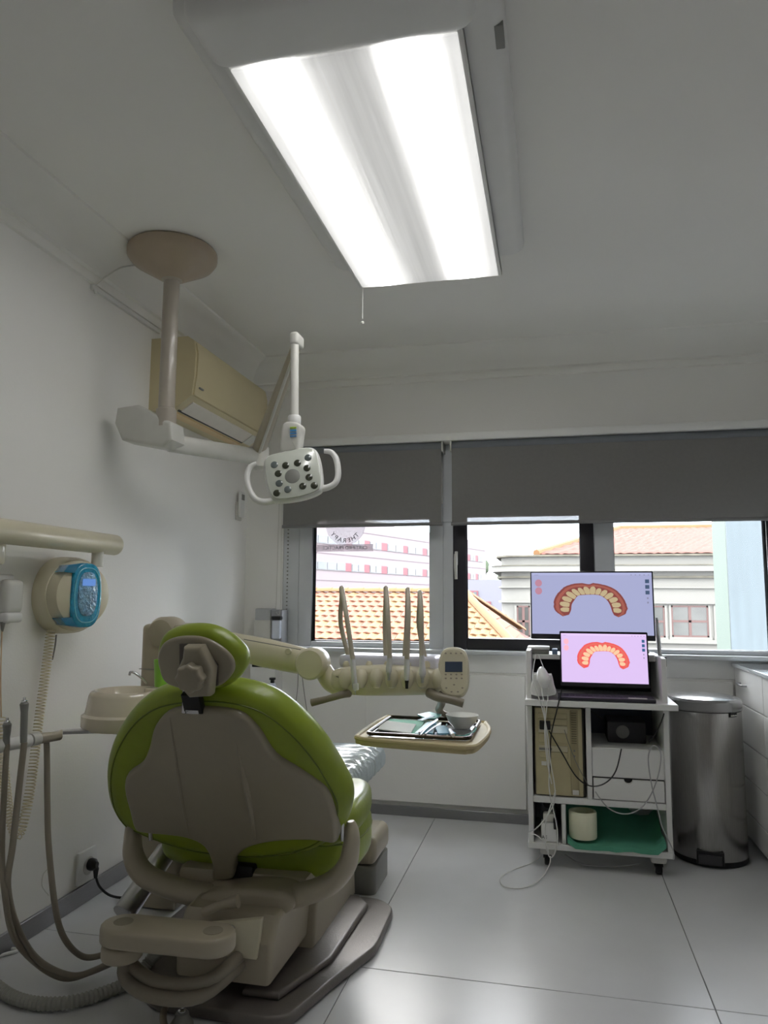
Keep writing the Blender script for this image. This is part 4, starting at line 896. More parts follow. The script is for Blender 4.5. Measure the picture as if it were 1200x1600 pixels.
def coil(path, R, pitch, r, nm, lab):
    # resample the path evenly, wind a helix around it
    P = []
    for i in range(len(path)-1):
        p0 = path[max(i-1, 0)]; p1 = path[i]; p2 = path[i+1]; p3 = path[min(i+2, len(path)-1)]
        for k in range(30):
            t_ = k/30; P.append(.5*((2*p1) + (p2-p0)*t_ + (2*p0-5*p1+4*p2-p3)*t_*t_ + (3*p1-p0-3*p2+p3)*t_**3))
    L = [0]
    for i in range(1, len(P)): L.append(L[-1]+(P[i]-P[i-1]).length)
    n = int(L[-1]/pitch)*8; out = []; j = 0; nv = None
    for i in range(n):
        s = L[-1]*i/n
        while j < len(L)-2 and L[j+1] < s: j += 1
        f = (s-L[j])/max(1e-9, L[j+1]-L[j]); c = P[j].lerp(P[j+1], f); t_ = (P[min(j+2, len(P)-1)]-P[max(j-1, 0)]).normalized()
        if nv is None: nv = t_.orthogonal().normalized()
        nv = (nv-t_*nv.dot(t_)).normalized(); bv_ = t_.cross(nv); a = 2*PI*s/pitch
        out.append(c+(nv*math.cos(a)+bv_*math.sin(a))*R)
    return tag(MB().tube(out, r, 5).build(nm, M_coil, base='auto', ang=80), lab, 'coiled cord')
xw = XL+.035
coil([at(80, 982, 0, xw), at(70, 1060, 0, xw), at(60, 1130, 0, xw), at(52, 1200, 0, xw), at(42, 1262, 0, xw), at(28, 1305, 0, xw+.01), at(14, 1270, 0, xw), at(5, 1190, 0, xw), at(2, 1120, 0, xw)], .0135, .0098, .0018, 'coiled_cord', 'cream coiled cord looping from the x-ray head down the wall')
tag(MB().tube([at(2, 1120, 0, xw), at(1, 1060, 0, xw), at(3, 985, 0, xw)], .002, 6, 4).build('straight_lead', mat('peach_cable', (210, 180, 150), .5), base='auto'), 'straight peach lead hanging below the white hand switch', 'cable')
tag(MB().tube([at(88, 992, 0, xw+.02), at(86, 1010, 0, xw+.01), at(82, 1030, 0, XL+.006)], .0025, 6, 4).build('grey_lead', M_mgrey, base='auto'), 'short grey lead under the x-ray head', 'cable')
hs = thing('hand_switch', 'white hand switch in a wall holder next to the x-ray head', 'hand switch', at(10, 985, 0, XL+.0))
yy0 = at(-12, 940, 0, XL+.02).y; yy1 = at(26, 940, 0, XL+.02).y; zz0 = at(12, 970, 0, XL+.02).z; zz1 = at(12, 905, 0, XL+.02).z
MB().box((XL, yy0-.03, zz0-.01), (XL+.022, yy1-.015, zz1+.015), .008, 3).build('holder', M_white, hs)
MB().box((XL+.012, yy0+.02, zz0+.02), (XL+.05, yy1, zz1), .018, 4).build('switch_body', M_lgrey, hs)
MB().box((XL+.02, yy0+.02, zz0-.005), (XL+.055, yy1-.008, zz0+.025), .01, 3).build('switch_neck', M_white, hs)
MB().lathe((XL+.035, yy0+.03, zz0-.03), (0, 0, 1), [(.003, 0), (.008, .028)], 12).build('strain_relief', M_mgrey, hs)
# socket, plug, lead
sk = thing('wall_socket', 'white wall socket low on the wall above the skirting', 'socket', (XL, 2.40, .065))
MB().box((XL, 2.345, .068), (XL+.012, 2.45, .178), .004, 2).build('cover_plate', M_white, sk)
MB().lathe((XL+.0125, 2.40, .122), (1, 0, 0), [(.03, 0), (.03, .002), (.027, .0005)], 24).build('socket_well', M_lgrey, sk)
pg = MB().lathe((XL+.013, 2.405, .125), (1, 0, 0), [(.019, 0), (.021, .008), (.019, .02), (.01, .03)], 20).tube([(XL+.03, 2.405, .125), (XL+.036, 2.41, .108), (XL+.036, 2.41, .08)], [.013, .01, .006], 10)
pg.tube([(XL+.036, 2.41, .085), (XL+.05, 2.42, .045), (XL+.09, 2.44, .012), (XL+.17, 2.47, .006), (-1.32, 2.56, .006), (-1.22, 2.64, .006), (-1.0, 2.75, .006)], .0042, 8, 6)
tag(pg.build('power_lead', M_blk, base='auto'), 'black plug and lead running from the wall socket', 'power lead')
wq = MB().tube([at(75, 1357, 0, XL+.003), at(67, 1368, 0, XL+.003), at(66, 1385, 0, XL+.003), at(76, 1399, 0, XL+.003)], .0014, 6, 5)
tag(wq.build('thin_wire', M_lgrey, base='auto'), 'short bare wire curling out of the wall near the floor', 'wire')
# foot control at the lower edge
fc = thing('foot_control', 'taupe loop handled foot control beside the chair base', 'foot control', (-1.0, 1.78, 0))
MB().tube([at(345, 1530, 2, .05), at(310, 1540, 2, .05), at(272, 1556, 2, .05), at(256, 1580, 2, .045), at(258, 1606, 2, .04), at(275, 1630, 2, .03)], .0085, 12, 6).build('loop_handle', M_hose, fc)
p = at(284, 1600, 2, .02)
MB().lathe((p.x, p.y, .001), (0, 0, 1), [(.03, 0), (.028, .02), (.018, .035), (.016, .045), (0, .048)], 22).build('pedal_boss', M_mgrey, fc)
MB().lathe((p.x, p.y, .046), (0, 0, 1), [(.010, 0), (.010, .006), (.006, .008), (.005, .005), (0, .005)], 16).build('screw', M_chrome, fc)

# ================================================================== DISPENSERS BY THE CORNER
def pane_box(a, b): pass
d1 = thing('dispenser', 'pale translucent wall dispenser beside the window', 'dispenser', at(415, 1000, 1, YB))
a = at(397, 1004, 1, 3.62); b = at(423, 951, 1, 3.62)
MB().box((a.x, 3.62, a.z-.05), (b.x, YB, b.z), .006, 2).build('housing', mat('frosted_clear', (206, 208, 212), .2, trans=.25), d1)
MB().box((a.x-.002, 3.617, a.z-.05), (b.x+.002, YB, a.z+.115), .003).build('paper_box', M_lgrey, d1)
a2 = at(421, 1004, 1, 3.60); b2 = at(440, 953, 1, 3.60)
d2 = thing('soap_dispenser', 'grey soap dispenser with black pump lever', 'dispenser', at(432, 1004, 1, YB))
MB().box((a2.x, 3.61, a2.z-.05), (b2.x, YB, b2.z), .006, 2).build('housing', mat('disp_grey', (150, 152, 156), .35), d2)
MB().box((a2.x+.012, 3.585, b2.z-.05), (b2.x, 3.62, b2.z-.032), .003).build('lever', M_blk, d2)
MB().box((a2.x+.014, 3.59, a2.z+.02), (b2.x-.004, 3.62, b2.z-.052), .006).build('bottle_cover', mat('bluish_white', (206, 212, 226), .3), d2)
# cabinet niche below (towel unit)
d3 = thing('towel_dispenser', 'white towel unit with dark slot under the dispensers', 'dispenser', at(410, 1090, 1, YB))
a = at(388, 1130, 1, 3.60); b = at(431, 1028, 1, 3.60)
MB().box((a.x, 3.60, a.z-.1), (b.x, YB, b.z+.04), .006, 2).build('housing', M_white, d3)
a3 = at(394, 1042, 1, 3.598); b3 = at(428, 1028, 1, 3.598)
MB().box((a3.x, 3.594, a3.z), (b3.x, 3.602, b3.z), .002).build('slot', M_blk, d3)
d4 = thing('soap_bottle', 'small white pump bottle with black cap beside the corner dispensers', 'bottle', at(424, 1080, 1, 3.55))
p = at(424, 1085, 1, 3.55)
MB().lathe((p.x, 3.56, p.z-.06), (0, 0, 1), [(.02, 0), (.022, .01), (.022, .1), (.012, .115)], 20).build('bottle_body', mat('bluish_white', (206, 212, 226)), d4)
MB().lathe((p.x, 3.56, p.z+.055), (0, 0, 1), [(.01, 0), (.01, .015), (.016, .016), (.016, .026), (0, .028)], 16).build('pump', M_blk, d4)
MB().box((p.x-.05, 3.54, p.z-.075), (p.x+.03, 3.599, p.z-.06), .003).build('bracket_shelf', M_white, d4)
for pts, lab in (([(466, 1045), (465, 1075), (461, 1110), (458, 1150)], 'grey cable hanging behind the delivery arm, nearer the corner'), ([(471, 1045), (475, 1080), (481, 1120), (486, 1160)], 'grey cable hanging behind the delivery arm, nearer the windows')):
    tag(MB().tube([at(u, v, 1, YB-.025) for u, v in pts], .002, 6, 5).build('hanging_cable', M_mgrey, base='auto'), lab, 'cable', 'cables hanging by the back wall')

# ================================================================== CART
ca = thing('computer_cart', 'white laminate trolley carrying monitor, laptop and scanner', 'trolley', (.15, 3.28, 0))
cx0, cx1, cy0, cy1 = -.112, .428, 3.11, 3.47
W = .02
def cpn(lo, hi, nm='panel', m=None): return MB().box(lo, hi, .002, 1).build(nm, m or M_white, ca)
cpn((cx0, cy0, .08), (cx0+W, cy1, .845), 'side_panel'); cpn((cx1-W, cy0, .08), (cx1, cy1, .825), 'side_panel')
cpn((cx0-.004, cy0-.005, .075), (cx1+.002, cy1, .098), 'bottom_board')
cpn((cx0-.005+.0, cy0-.055, .632), (cx1+.03, cy1, .655), 'keyboard_shelf')
cpn((cx0+W, cy0+.15, .80), (cx1-W, cy1, .82), 'top_board')
MB().box((cx0+W, cy1-.01, .098), (cx1-W, cy1, .80)).build('back_panel', M_white, ca)
MB().box((cx0+W, cy1-.014, .656), (cx1-W, cy1-.0102, .80)).build('back_dark_sheet', mat('dark_sheet_grey', (52, 54, 58), .7), ca)  # thin dark sheet before the white back panel, for the darkness beyond
zmid = at(860, 1250, 1, cy0).z
cpn((cx0+W, cy0, zmid-.012), (cx1-W, cy1-.01, zmid+.012), 'middle_shelf')
xd = at(921, 1200, 1, cy0).x
cpn((xd-.01, cy0, zmid+.012), (xd+.01, cy1-.01, .632), 'divider')
xd2 = at(881, 1290, 1, cy0).x
cpn((xd2-.008, cy0, .098), (xd2+.008, cy1-.01, zmid-.012), 'divider')
z1_ = at(980, 1171, 1, cy0).z; z2_ = at(980, 1218, 1, cy0).z
cpn((xd+.01, cy0+.012, z2_+.002), (cx1-W, cy1-.02, z1_), 'drawer_box')
dwr = MB().slab(XZ(cy0+.003), [(xd+.014, zmid+.016), (cx1-W-.004, zmid+.016), (cx1-W-.004, z2_-.003)] + [((xd+.014+cx1-W-.004)/2+.016*math.cos(k*PI/8), z2_-.003-.014*math.sin(k*PI/8)) for k in range(9)] + [(xd+.014, z2_-.003)], -.016, .003, .001, 1).build('drawer', M_white, ca)
cpn((xd+.011, cy0+.03, zmid+.013), (cx1-W-.001, cy0+.035, z2_), 'drawer_shadow_gap', M_blk)
MB().box((xd+.011, cy1-.016, z1_), (cx1-W, cy1-.0105, .631)).build('bay_shade', M_dark, ca)  # sheet colour stands in for the shade deep inside the bay
for (x, y) in ((cx0+.07, cy0+.05), (cx1-.05, cy0+.05), (cx0+.07, cy1-.05), (cx1-.05, cy1-.05)):
    c_ = MB().box((x-.03, y-.03, .045), (x+.03, y+.03, .075), .01, 2).build('caster', M_lgrey, ca)
    MB().lathe((x-.012, y, .022), (1, 0, 0), [(.018, 0), (.0215, .004), (.0215, .02), (.018, .024)], 20).box((x-.016, y-.012, .03), (x+.016, y+.012, .05)).build('wheel', M_blk, c_)
# tower
tw = thing('computer_tower', 'old beige computer tower standing in the trolley', 'computer', ((cx0+xd)/2, 3.28, zmid+.012))
x0, x1 = cx0+W+.006, xd-.016; zb0, zb1 = zmid+.0125, .622
MB().box((x0, cy0+.02, zb0), (x1, cy1-.02, zb1), .004).build('case', mat('tower_dark', (60, 58, 50), .5), tw)
M_tw = mat('tower_beige', (186, 176, 140), .45, var=.04)
MB().box((x0+.005, cy0+.008, zb0+.004), (x1-.008, cy0+.022, zb1-.004), .004).build('front_bezel', M_tw, tw)
MB().box((x1-.055, cy0+.004, zb0+.01), (x1-.024, cy0+.01, zb1-.01), .002).build('grille_strip', mat('tower_darker', (160, 150, 116), .5), tw)
hgt = zb1-zb0
for f0, f1, nm in ((.87, .93, 'drive_bay'), (.80, .865, 'drive_bay'), (.71, .79, 'optical_drive'), (.60, .70, 'drive_bay'), (.50, .565, 'floppy_drive'), (.43, .495, 'drive_bay')):
    MB().box((x0+.018, cy0+.003, zb0+hgt*f0), (x1-.065, cy0+.01, zb0+hgt*f1), .0015, 1).build(nm, M_tw if nm == 'drive_bay' else mat('drive_face', (196, 190, 166), .4), tw)
MB().box((x0+.02, cy0+.001, zb0+hgt*.515), (x0+.07, cy0+.004, zb0+hgt*.54)).build('slot', M_mgrey, tw)
mb = MB()
for k in range(14): mb.box((x1-.05, cy0+.002, zb0+hgt*.6+k*.009), (x1-.03, cy0+.0045, zb0+hgt*.6+k*.009+.003))
g_ = mb.build('vent_slits', mat('slit_dark', (110, 102, 78), .6), tw); g_['kind'] = 'stuff'
MB().box((x0+.028, cy0+.004, zb0+hgt*.34), (x0+.048, cy0+.009, zb0+hgt*.385), .001).build('badge', M_lgrey, tw)
for f in (.52, .46): MB().lathe((x1-.04, cy0+.005, zb0+hgt*f), (0, -1, 0), [(.004, 0), (.004, .003), (0, .004)], 10).build('button', M_mgrey, tw)
MB().box((x1-.05, cy0+.002, zb0+.012), (x1-.026, cy0+.005, zb0+.03)).build('sticker', M_lgrey, tw)
ub = MB().box(at(843, 1140, 1, cy0-.02), at(860, 1126, 1, cy0+.0), .003)
tag(ub.build('usb_plug', M_blk, base='auto'), 'black cable plug on the front of the beige tower', 'plug')
# dark box in bay
rbx = thing('power_supply', 'black box device in the dark bay beside the tower', 'device', ((xd+cx1)/2+.02, 3.33, z1_))
xa_ = xd+.08
MB().box((xa_, 3.24, z1_+.0005), (cx1-W-.05, 3.42, z1_+.085), .006).build('casing', mat('graphite', (44, 44, 50), .5), rbx)
MB().lathe((xa_+.06, 3.24, z1_+.045), (0, -1, 0), [(.026, 0), (.026, .003), (.02, .005), (0, .004)], 24).build('fan_ring', M_mgrey, rbx)
# items in lower bay
fg = XY(0)
tp = MB(); z0 = .099
gsh = []
for i in range(13):
    row = []
    for j in range(9):
        x = xd2+.012+(cx1-W-.006-xd2-.012)*i/12; y = cy0-.010 if j == 0 else cy0-.0075+.29*(j-1)/7
        z = z0+.004+.012*abs(noise.noise(Vector((x*9, y*11, 1))))+(.09*max(0, (j-4)/4)**1.3 if i < 9 else .05*max(0, (j-4)/4)) + (.03 if i == 12 else 0)+(.02 if i == 0 else 0) - (.018 if j == 0 else 0)
        row.append(tp.bm.verts.new((x, y, z)))
    gsh.append(row)
for i in range(12):
    for j in range(8): tp.bm.faces.new((gsh[i][j], gsh[i+1][j], gsh[i+1][j+1], gsh[i][j+1]))
bmesh.ops.solidify(tp.bm, geom=tp.bm.faces[:], thickness=.001)
tag(tp.build('green_drape', mat('surgical_green', (84, 156, 130), .8, var=.08), base='auto', ang=50), 'green surgical drape lining the lowest trolley bay', 'drape')
rp = at(912, 1328, 1, cy0+.03)
tag(MB().lathe((rp.x, cy0+.05, z0+.019), (0, 0, 1), [(.052, 0), (.054, .004), (.054, .096), (.052, .10), (.042, .10), (.041, .08), (0, .078)], 40).build('paper_roll', mat('cream_roll', (226, 226, 200), .8), base=(rp.x, cy0+.05, z0+.019)), 'cream roll standing on the green drape', 'roll')
ps = thing('power_adapter', 'white multi socket adapter in the narrow bottom bay', 'adapter', ((cx0+xd2)/2, 3.15, .099))
xm = (cx0+W+xd2)/2
MB().box((xm-.03, cy0+.01, .099), (xm+.03, cy0+.07, .17), .006).build('block', M_white, ps)
MB().box((xm-.022, cy0+.02, .17), (xm+.022, cy0+.06, .205), .008).build('plug', M_lgrey, ps)
MB().box((xm+.018, cy0+.0, .15), (xm+.032, cy0+.03, .19), .004).build('dark_plug', M_blk, ps)
put_text('AE', .018, XZ(cy0+.01), xm-.018, .117, .0008, 'lettering', M_wtext, ps)
bs = thing('black_socket_strip', 'black socket strip leaning in the narrow bottom bay', 'socket strip', (xm, 3.3, .099))
MB().box((xm-.035, 3.24, .099), (xm+.03, 3.29, .25), .006).build('body', mat('dark_grey_plastic', (70, 72, 78), .4), bs)
MB().lathe((xm-.005, 3.24, .215), (0, -1, 0), [(.017, 0), (.017, .004), (.013, .002), (0, .001)], 20).build('outlet', M_blk, bs)

# ---- screens
M_bez = mat('monitor_bezel', (26, 25, 32), .35)
OUTER = [(300, 440), (240, 395), (225, 330), (245, 268), (300, 202), (370, 166), (460, 155), (515, 165), (560, 155), (660, 175), (740, 218), (790, 280), (818, 350), (805, 410), (745, 442)]
INNER = [(350, 425), (368, 385), (374, 340), (398, 300), (428, 264), (480, 256), (520, 254), (560, 254), (610, 262), (658, 298), (684, 345), (698, 395), (712, 425)]
def open_spl(P, N):
    P = [Vector(p) for p in P]; q = []
    for i in range(len(P)-1):
        p0 = P[max(i-1, 0)]; p1 = P[i]; p2 = P[i+1]; p3 = P[min(i+2, len(P)-1)]
        for j in range(8):
            t = j/8; q.append(.5*((2*p1) + (p2-p0)*t + (2*p0-5*p1+4*p2-p3)*t*t + (3*p1-p0-3*p2+p3)*t**3))
    q.append(P[-1]); L = [0]
    for i in range(1, len(q)): L.append(L[-1]+(q[i]-q[i-1]).length)
    o = []; j = 0
    for k in range(N+1):
        s_ = L[-1]*k/N
        while j < len(L)-2 and L[j+1] < s_: j += 1
        o.append(q[j].lerp(q[j+1], (s_-L[j])/max(1e-9, L[j+1]-L[j])))
    return o
def arch(fr, W_, H_, z, par, g1, g2, tc_):
    """upper jaw scan picture: gum arch with teeth, flat on the screen"""
    N = 84
    f = lambda p: Vector(((p[0]-532)/975*W_, (328-p[1])/525*H_))
    o = [f(p) for p in open_spl(OUTER, N)]; i_ = [f(p) for p in open_spl(INNER, N)]
    def strip(k0, k1, z, name, m, wav=0):
        mb = MB(); va = []; 
        for k in range(N+1):
            a = i_[k].lerp(o[k], k0); b = i_[k].lerp(o[k], k1+wav*noise.noise(Vector((k*.5, 3, 0))))
            va.append((mb.bm.verts.new(fr.p(a.x, a.y, z)), mb.bm.verts.new(fr.p(b.x, b.y, z))))
        for k in range(N): mb.bm.faces.new((va[k][0], va[k+1][0], va[k+1][1], va[k][1]))
        return mb.build(name, m, par)
    strip(0, 1, z, 'gum_picture', g1, .05); strip(.70, .88, z+.0002, 'gum_highlight', g2, .06)
    mb = MB(); nT = 14
    for k in range(nT):
        c = (k+.5)/nT; c = .5+(c-.5)*.90; big = k in (6, 7); hw = .90/nT*(.46 if not big else .5)
        hi = .72 if big else (.62 if k in (4, 5, 8, 9) else .66); lo = .03 if 2 < k < 11 else .12
        def q(s_, h): 
            x = max(0, min(N-1e-6, s_*N)); j = int(x); e = x-j
            a = i_[j].lerp(i_[j+1], e); b = o[j].lerp(o[j+1], e); p = a.lerp(b, h); return fr.p(p.x, p.y, z+.0004)
        pts = [q(c-hw*.8, lo), q(c-hw, lo+.12), q(c-hw*.95, hi-.2), q(c-hw*.5, hi-.03), q(c, hi), q(c+hw*.5, hi-.03), q(c+hw*.95, hi-.2), q(c+hw, lo+.12), q(c+hw*.8, lo)]
        vv = [mb.bm.verts.new(p) for p in pts]; mb.bm.faces.new(vv)
    mb.build('teeth_picture', tc_, par)
def quad(fr, x0, y0, x1, y1, z, nm, m, par):
    return MB().slab(fr, [(x0, y0), (x1, y0), (x1, y1), (x0, y1)], z-.0004, z).build(nm, m, par)
def screen_ui(fr, W_, H_, z, par, pre, bgc, gum, gum2, teeth, s):
    quad(fr, -W_/2, -H_/2, W_/2, H_/2, z, 'screen', glow(pre+'bg', bgc, s), par)
    quad(fr, -W_/2, H_/2-.012*H_/.3, W_/2, H_/2, z+.0002, 'menu_bar', glow(pre+'bar', tuple(min(255, int(c*1.06)) for c in bgc), s), par)
    arch(fr, W_, H_, z+.0004, par, glow(pre+'gum', gum, s), glow(pre+'gum2', gum2, s), glow(pre+'teeth', teeth, s))
    for k, (yy, hh_) in enumerate(((.36, .05), (.27, .05), (.18, .05))):
        quad(fr, .445*W_, H_*(yy-.03), .478*W_, H_*(yy+.03), z+.0006, 'tool_icon', glow(pre+'icon', (70, 90, 120) if pre == 'mon_' else (50, 96, 136), s), par)
    for yy in (.09, .02): quad(fr, .455*W_, H_*(yy-.014), .468*W_, H_*(yy+.014), z+.0006, 'small_icon', glow(pre+'icon2', (140, 140, 165), s), par)
    for k in range(5): quad(fr, (.33+.035*k)*W_, .455*H_, (.34+.035*k)*W_, .468*H_, z+.0006, 'menu_icon', glow(pre+'icon2', (140, 140, 165), s), par)
    quad(fr, -.475*W_, .46*H_, -.44*W_, .465*H_, z+.0006, 'menu_text', glow(pre+'icon2', (140, 140, 165), s), par)
    for yy in (.33, .2):
        x_, y_ = -.44*W_, yy*H_
        MB().slab(fr, [(x_+.03*W_*math.cos(k*PI/8), y_+.06*H_*math.sin(k*PI/8)) for k in range(16)], z+.0005, z+.0007).build('jaw_icon', glow(pre+'jaw', (196, 140, 160) if pre == 'mon_' else (250, 180, 196), s), par)
mo = thing('monitor', 'large flat monitor on the trolley top showing a tooth arch scan', 'monitor', (.166, 3.40, .82))
frm = Frame(at(924, 947, 1, 3.40), (1, -.03, 0), (0, .06, 1))
c4 = pxl(frm, [(828, 891), (1019, 894), (1026, 1003), (830, 997)])
wM = ((c4[1][0]-c4[0][0])+(c4[2][0]-c4[3][0]))/2; hM = ((c4[0][1]-c4[3][1])+(c4[1][1]-c4[2][1]))/2
mcx = sum(c[0] for c in c4)/4; mcy = sum(c[1] for c in c4)/4; frm.o = frm.p(mcx, mcy)
MB().slab(frm, rrect(-wM/2, -hM/2, wM/2, hM/2, .004), -.022, 0, .002, 2).build('frame', M_bez, mo)
scf = Frame(frm.p(0, .008), frm.a, frm.b)
screen_ui(scf, wM-.012, hM-.030, .0015, mo, 'mon_', (172, 176, 214), (138, 70, 66), (168, 96, 84), (196, 178, 140), .62)
MB().box((.12, 3.42, .822), (.22, 3.44, .95), .004).box((.06, 3.37, .8205), (.28, 3.46, .832), .004).build('stand', M_bez, mo)
lp = thing('laptop', 'open black laptop on the pull-out shelf showing a tooth arch scan', 'laptop', (.21, 3.16, .655))
frl = Frame(at(945, 1040, 1, 3.20), (1, .01, 0), (0, .16, 1))
c4 = pxl(frl, [(873, 986), (1012, 988), (1016, 1076), (877, 1072)])
wL = ((c4[1][0]-c4[0][0])+(c4[2][0]-c4[3][0]))/2; hL = ((c4[0][1]-c4[3][1])+(c4[1][1]-c4[2][1]))/2
lcx = sum(c[0] for c in c4)/4; lcy = sum(c[1] for c in c4)/4; frl.o = frl.p(lcx, lcy)
MB().slab(frl, rrect(-wL/2, -hL/2, wL/2, hL/2, .005), -.006, 0, .001, 1).build('lid', M_bez, lp)
scl = Frame(frl.p(0, .004), frl.a, frl.b)
screen_ui(scl, wL-.012, hL-.026, .0015, lp, 'lap_', (216, 190, 236), (236, 84, 84), (226, 110, 96), (240, 200, 160), .72)
lb = at(945, 1085, 2, .668)
ybk = frl.p(0, -hL/2).y
MB().slab(XY(0), rrect(lb.x-wL/2-.012+.0, 3.065, lb.x+wL/2+.006, ybk+.012, .008), .656, .670, .003, 2).build('base', mat('laptop_body', (48, 46, 56), .4), lp)
kbx0, kbx1 = lb.x-wL/2+.01, lb.x+wL/2-.02
mb = MB()
for r_ in range(4):
    for c_ in range(14): mb.box((kbx0+c_*(kbx1-kbx0)/14+.002, ybk-.018-r_*.0165, .670), (kbx0+(c_+1)*(kbx1-kbx0)/14-.002, ybk-.005-r_*.0165, .6715))
kk = mb.build('keyboard', mat('key_dark', (70, 66, 78), .5), lp); kk['kind'] = 'stuff'
MB().box((lb.x-.05, 3.07, .6702), (lb.x+.05, 3.105, .6706)).build('touchpad', mat('pad_dark', (88, 82, 96), .3), lp)
tag(MB().box((lb.x+.08, 3.07, .6705), (lb.x+.15, 3.10, .672)).build('laptop_label', M_lgrey, base='auto'), 'pale sticker on the palm rest of the laptop', 'sticker')
# scanner hub on top
hb2 = thing('scanner_hub', 'small white and grey hub box on the trolley top edge', 'hub', at(842, 1025, 1, 3.2))
a = at(825, 1026, 1, 3.275); b = at(858, 1012, 1, 3.275)
MB().box((a.x, 3.27, .8205), (b.x, 3.36, b.z-.008), .004).build('lower_shell', M_mgrey, hb2)
MB().box((a.x-.002, 3.267, b.z-.009), (b.x+.002, 3.365, b.z+.003), .004).build('upper_shell', M_white, hb2)
fo = MB().box((b.x+.012, 3.27, .8205), (b.x+.035, 3.34, .842), .003)
tag(fo.build('small_box', mat('blue_grey', (110, 130, 160), .5), base='auto'), 'little blue grey box between the hub and the laptop', 'box')
doc = MB().box((.36, 3.265, .8205), (.405, 3.38, .826), .001)
tag(doc.build('paper_booklet', M_lgrey, base='auto'), 'thin grey booklet lying on the trolley top behind the laptop', 'booklet')
# intraoral scanner in cradle
ics = thing('scanner_cradle', 'white cradle holding the intraoral scanner on the shelf', 'cradle', at(848, 1088, 1, 3.12))
fq = XZ(3.10)
MB().slab(fq, spl(pxl(fq, [(831, 1085), (867, 1085), (866, 1072), (862, 1055), (858, 1054), (834, 1052), (832, 1060)]), 3), -.05, .02, .006, 3).build('cradle', M_white, ics)
sc_ = thing('intraoral_scanner', 'white handheld scanner resting in its cradle with cables below', 'scanner', at(848, 1070, 1, 3.07))
MB().tube([at(846, 1045, 1, 3.09), at(847, 1052, 1, 3.07), at(849, 1062, 1, 3.06), at(851, 1074, 1, 3.06)], [.012, .022, .027, .014], 18, 5).build('scanner_body', mat('glossy_white', (230, 230, 230), .2, coat=.6), sc_)
# stylus-like wand bundle on right of monitor
tag(MB().tube([at(1026, 965, 1, 3.30), at(1028, 990, 1, 3.30), at(1031, 1025, 1, 3.30)], [.005, .008, .009], 12).build('scanner_wand', M_alu, base='auto'), 'slim grey wand clipped upright beside the monitor', 'wand')
adp = MB().box(at(1034, 1042, 1, 3.32), at(1041, 1026, 1, 3.33), .003)
tag(adp.build('charger_block', M_blk, base='auto'), 'black charger block hanging behind the trolley side', 'charger')
# cables on the cart
YC = cy0-.035
def cab(pts, r, m, nm, lab, y=YC, z=None):
    P = [at(u, v, 1, yy if yy else y) for u, v, *e in pts for yy in [e[0] if e else None]]
    return tag(MB().tube(P, r, 7, 7).build(nm, m, base='auto'), lab, 'cable')
yf = cy0-.075
cab([(838, 1022, 3.258), (834, 1040, 3.17), (833, 1060, 3.05), (840, 1085, 3.045), (848, 1110, yf), (856, 1150, yf), (860, 1190, yf), (866, 1225, yf), (867, 1250, yf), (855, 1275, yf), (838, 1294, yf), (826, 1302, yf), (838, 1305, yf), (852, 1318, yf), (857, 1333, yf)], .0022, M_cable, 'hub_cable', 'white cable from the hub passing the scanner, crossing the bottom bay')
fl_ = [at(857, 1330, 1, yf), at(850, 1330, 2, .05), at(835, 1346, 2, .006), at(800, 1360, 2, .006), at(782, 1372, 2, .006), at(788, 1385, 2, .006), at(815, 1388, 2, .006), at(842, 1376, 2, .006), at(858, 1352, 2, .02), at(860, 1338, 1, yf)]
tag(MB().tube(fl_, .0024, 7, 7).build('floor_cable', M_cable, base='auto'), 'white cable loop lying on the floor in front of the trolley', 'cable')
cab([(846, 1074, 3.05), (850, 1105, yf), (854, 1160, yf), (858, 1200, yf), (858, 1232, yf), (864, 1262, yf), (871, 1300, yf), (868, 1330, yf), (860, 1340, yf), (854, 1325, yf), (852, 1290, yf), (860, 1260, yf), (868, 1235, yf)], .0022, M_cable, 'scanner_cable', 'white cable hanging straight from the scanner handle')
cab([(842, 1024, 3.258), (850, 1045, 3.15), (858, 1060, 3.045), (856, 1090, 3.045), (851, 1140, yf-.005), (855, 1190, yf-.005), (862, 1225, yf-.005)], .002, M_cable, 'second_hub_cable', 'white cable leaving the hub on the side nearer the laptop')
cab([(878, 1076, 3.06), (870, 1110, 3.045), (861, 1150, yf+.02), (860, 1190, yf+.03), (858, 1230, yf+.03), (863, 1258, yf+.03)], .0026, M_blk, 'laptop_cable', 'black cable dropping from the laptop past the tower')
cab([(858, 1142, cy0-.01), (880, 1180, cy0-.03), (900, 1213, cy0-.04), (922, 1228, cy0-.04), (945, 1224, cy0-.04), (962, 1205, cy0-.03), (971, 1170, cy0-.006)], .0026, M_blk, 'usb_cable', 'black cable looping from the tower front to the dark bay')
cab([(930, 1237, cy0-.02), (950, 1262, cy0-.03), (975, 1272, cy0-.03), (1000, 1264, cy0-.03), (1018, 1240, cy0-.03), (1030, 1205, cy0-.03), (1032, 1175, cy0-.02), (1020, 1165, cy0-.005), (1013, 1185, cy0-.03), (1018, 1225, cy0-.04), (1028, 1265, cy0-.05), (1034, 1290, cy0-.05), (1044, 1312, cy0-.05), (1052, 1330, cy0-.05), (1052, 1344, cy0-.05)], .0024, mat('grey_cable', (170, 170, 172), .45), 'looping_grey_cable', 'grey cable looping over the drawer and down the trolley corner')
cab([(920, 1228, cy0-.02), (902, 1195, cy0-.012), (888, 1160, cy0-.01), (882, 1140, cy0-.004)], .0015, M_mgrey, 'thin_cable', 'thin grey cable across the tower front')
cab([(883, 1335, cy0+.12), (910, 1350, cy0+.05), (950, 1354, cy0+.05), (1000, 1350, cy0+.08)], .0026, mat('grey_cable', (170, 170, 172)), 'underside_cable', 'grey cable sagging below the trolley bottom')
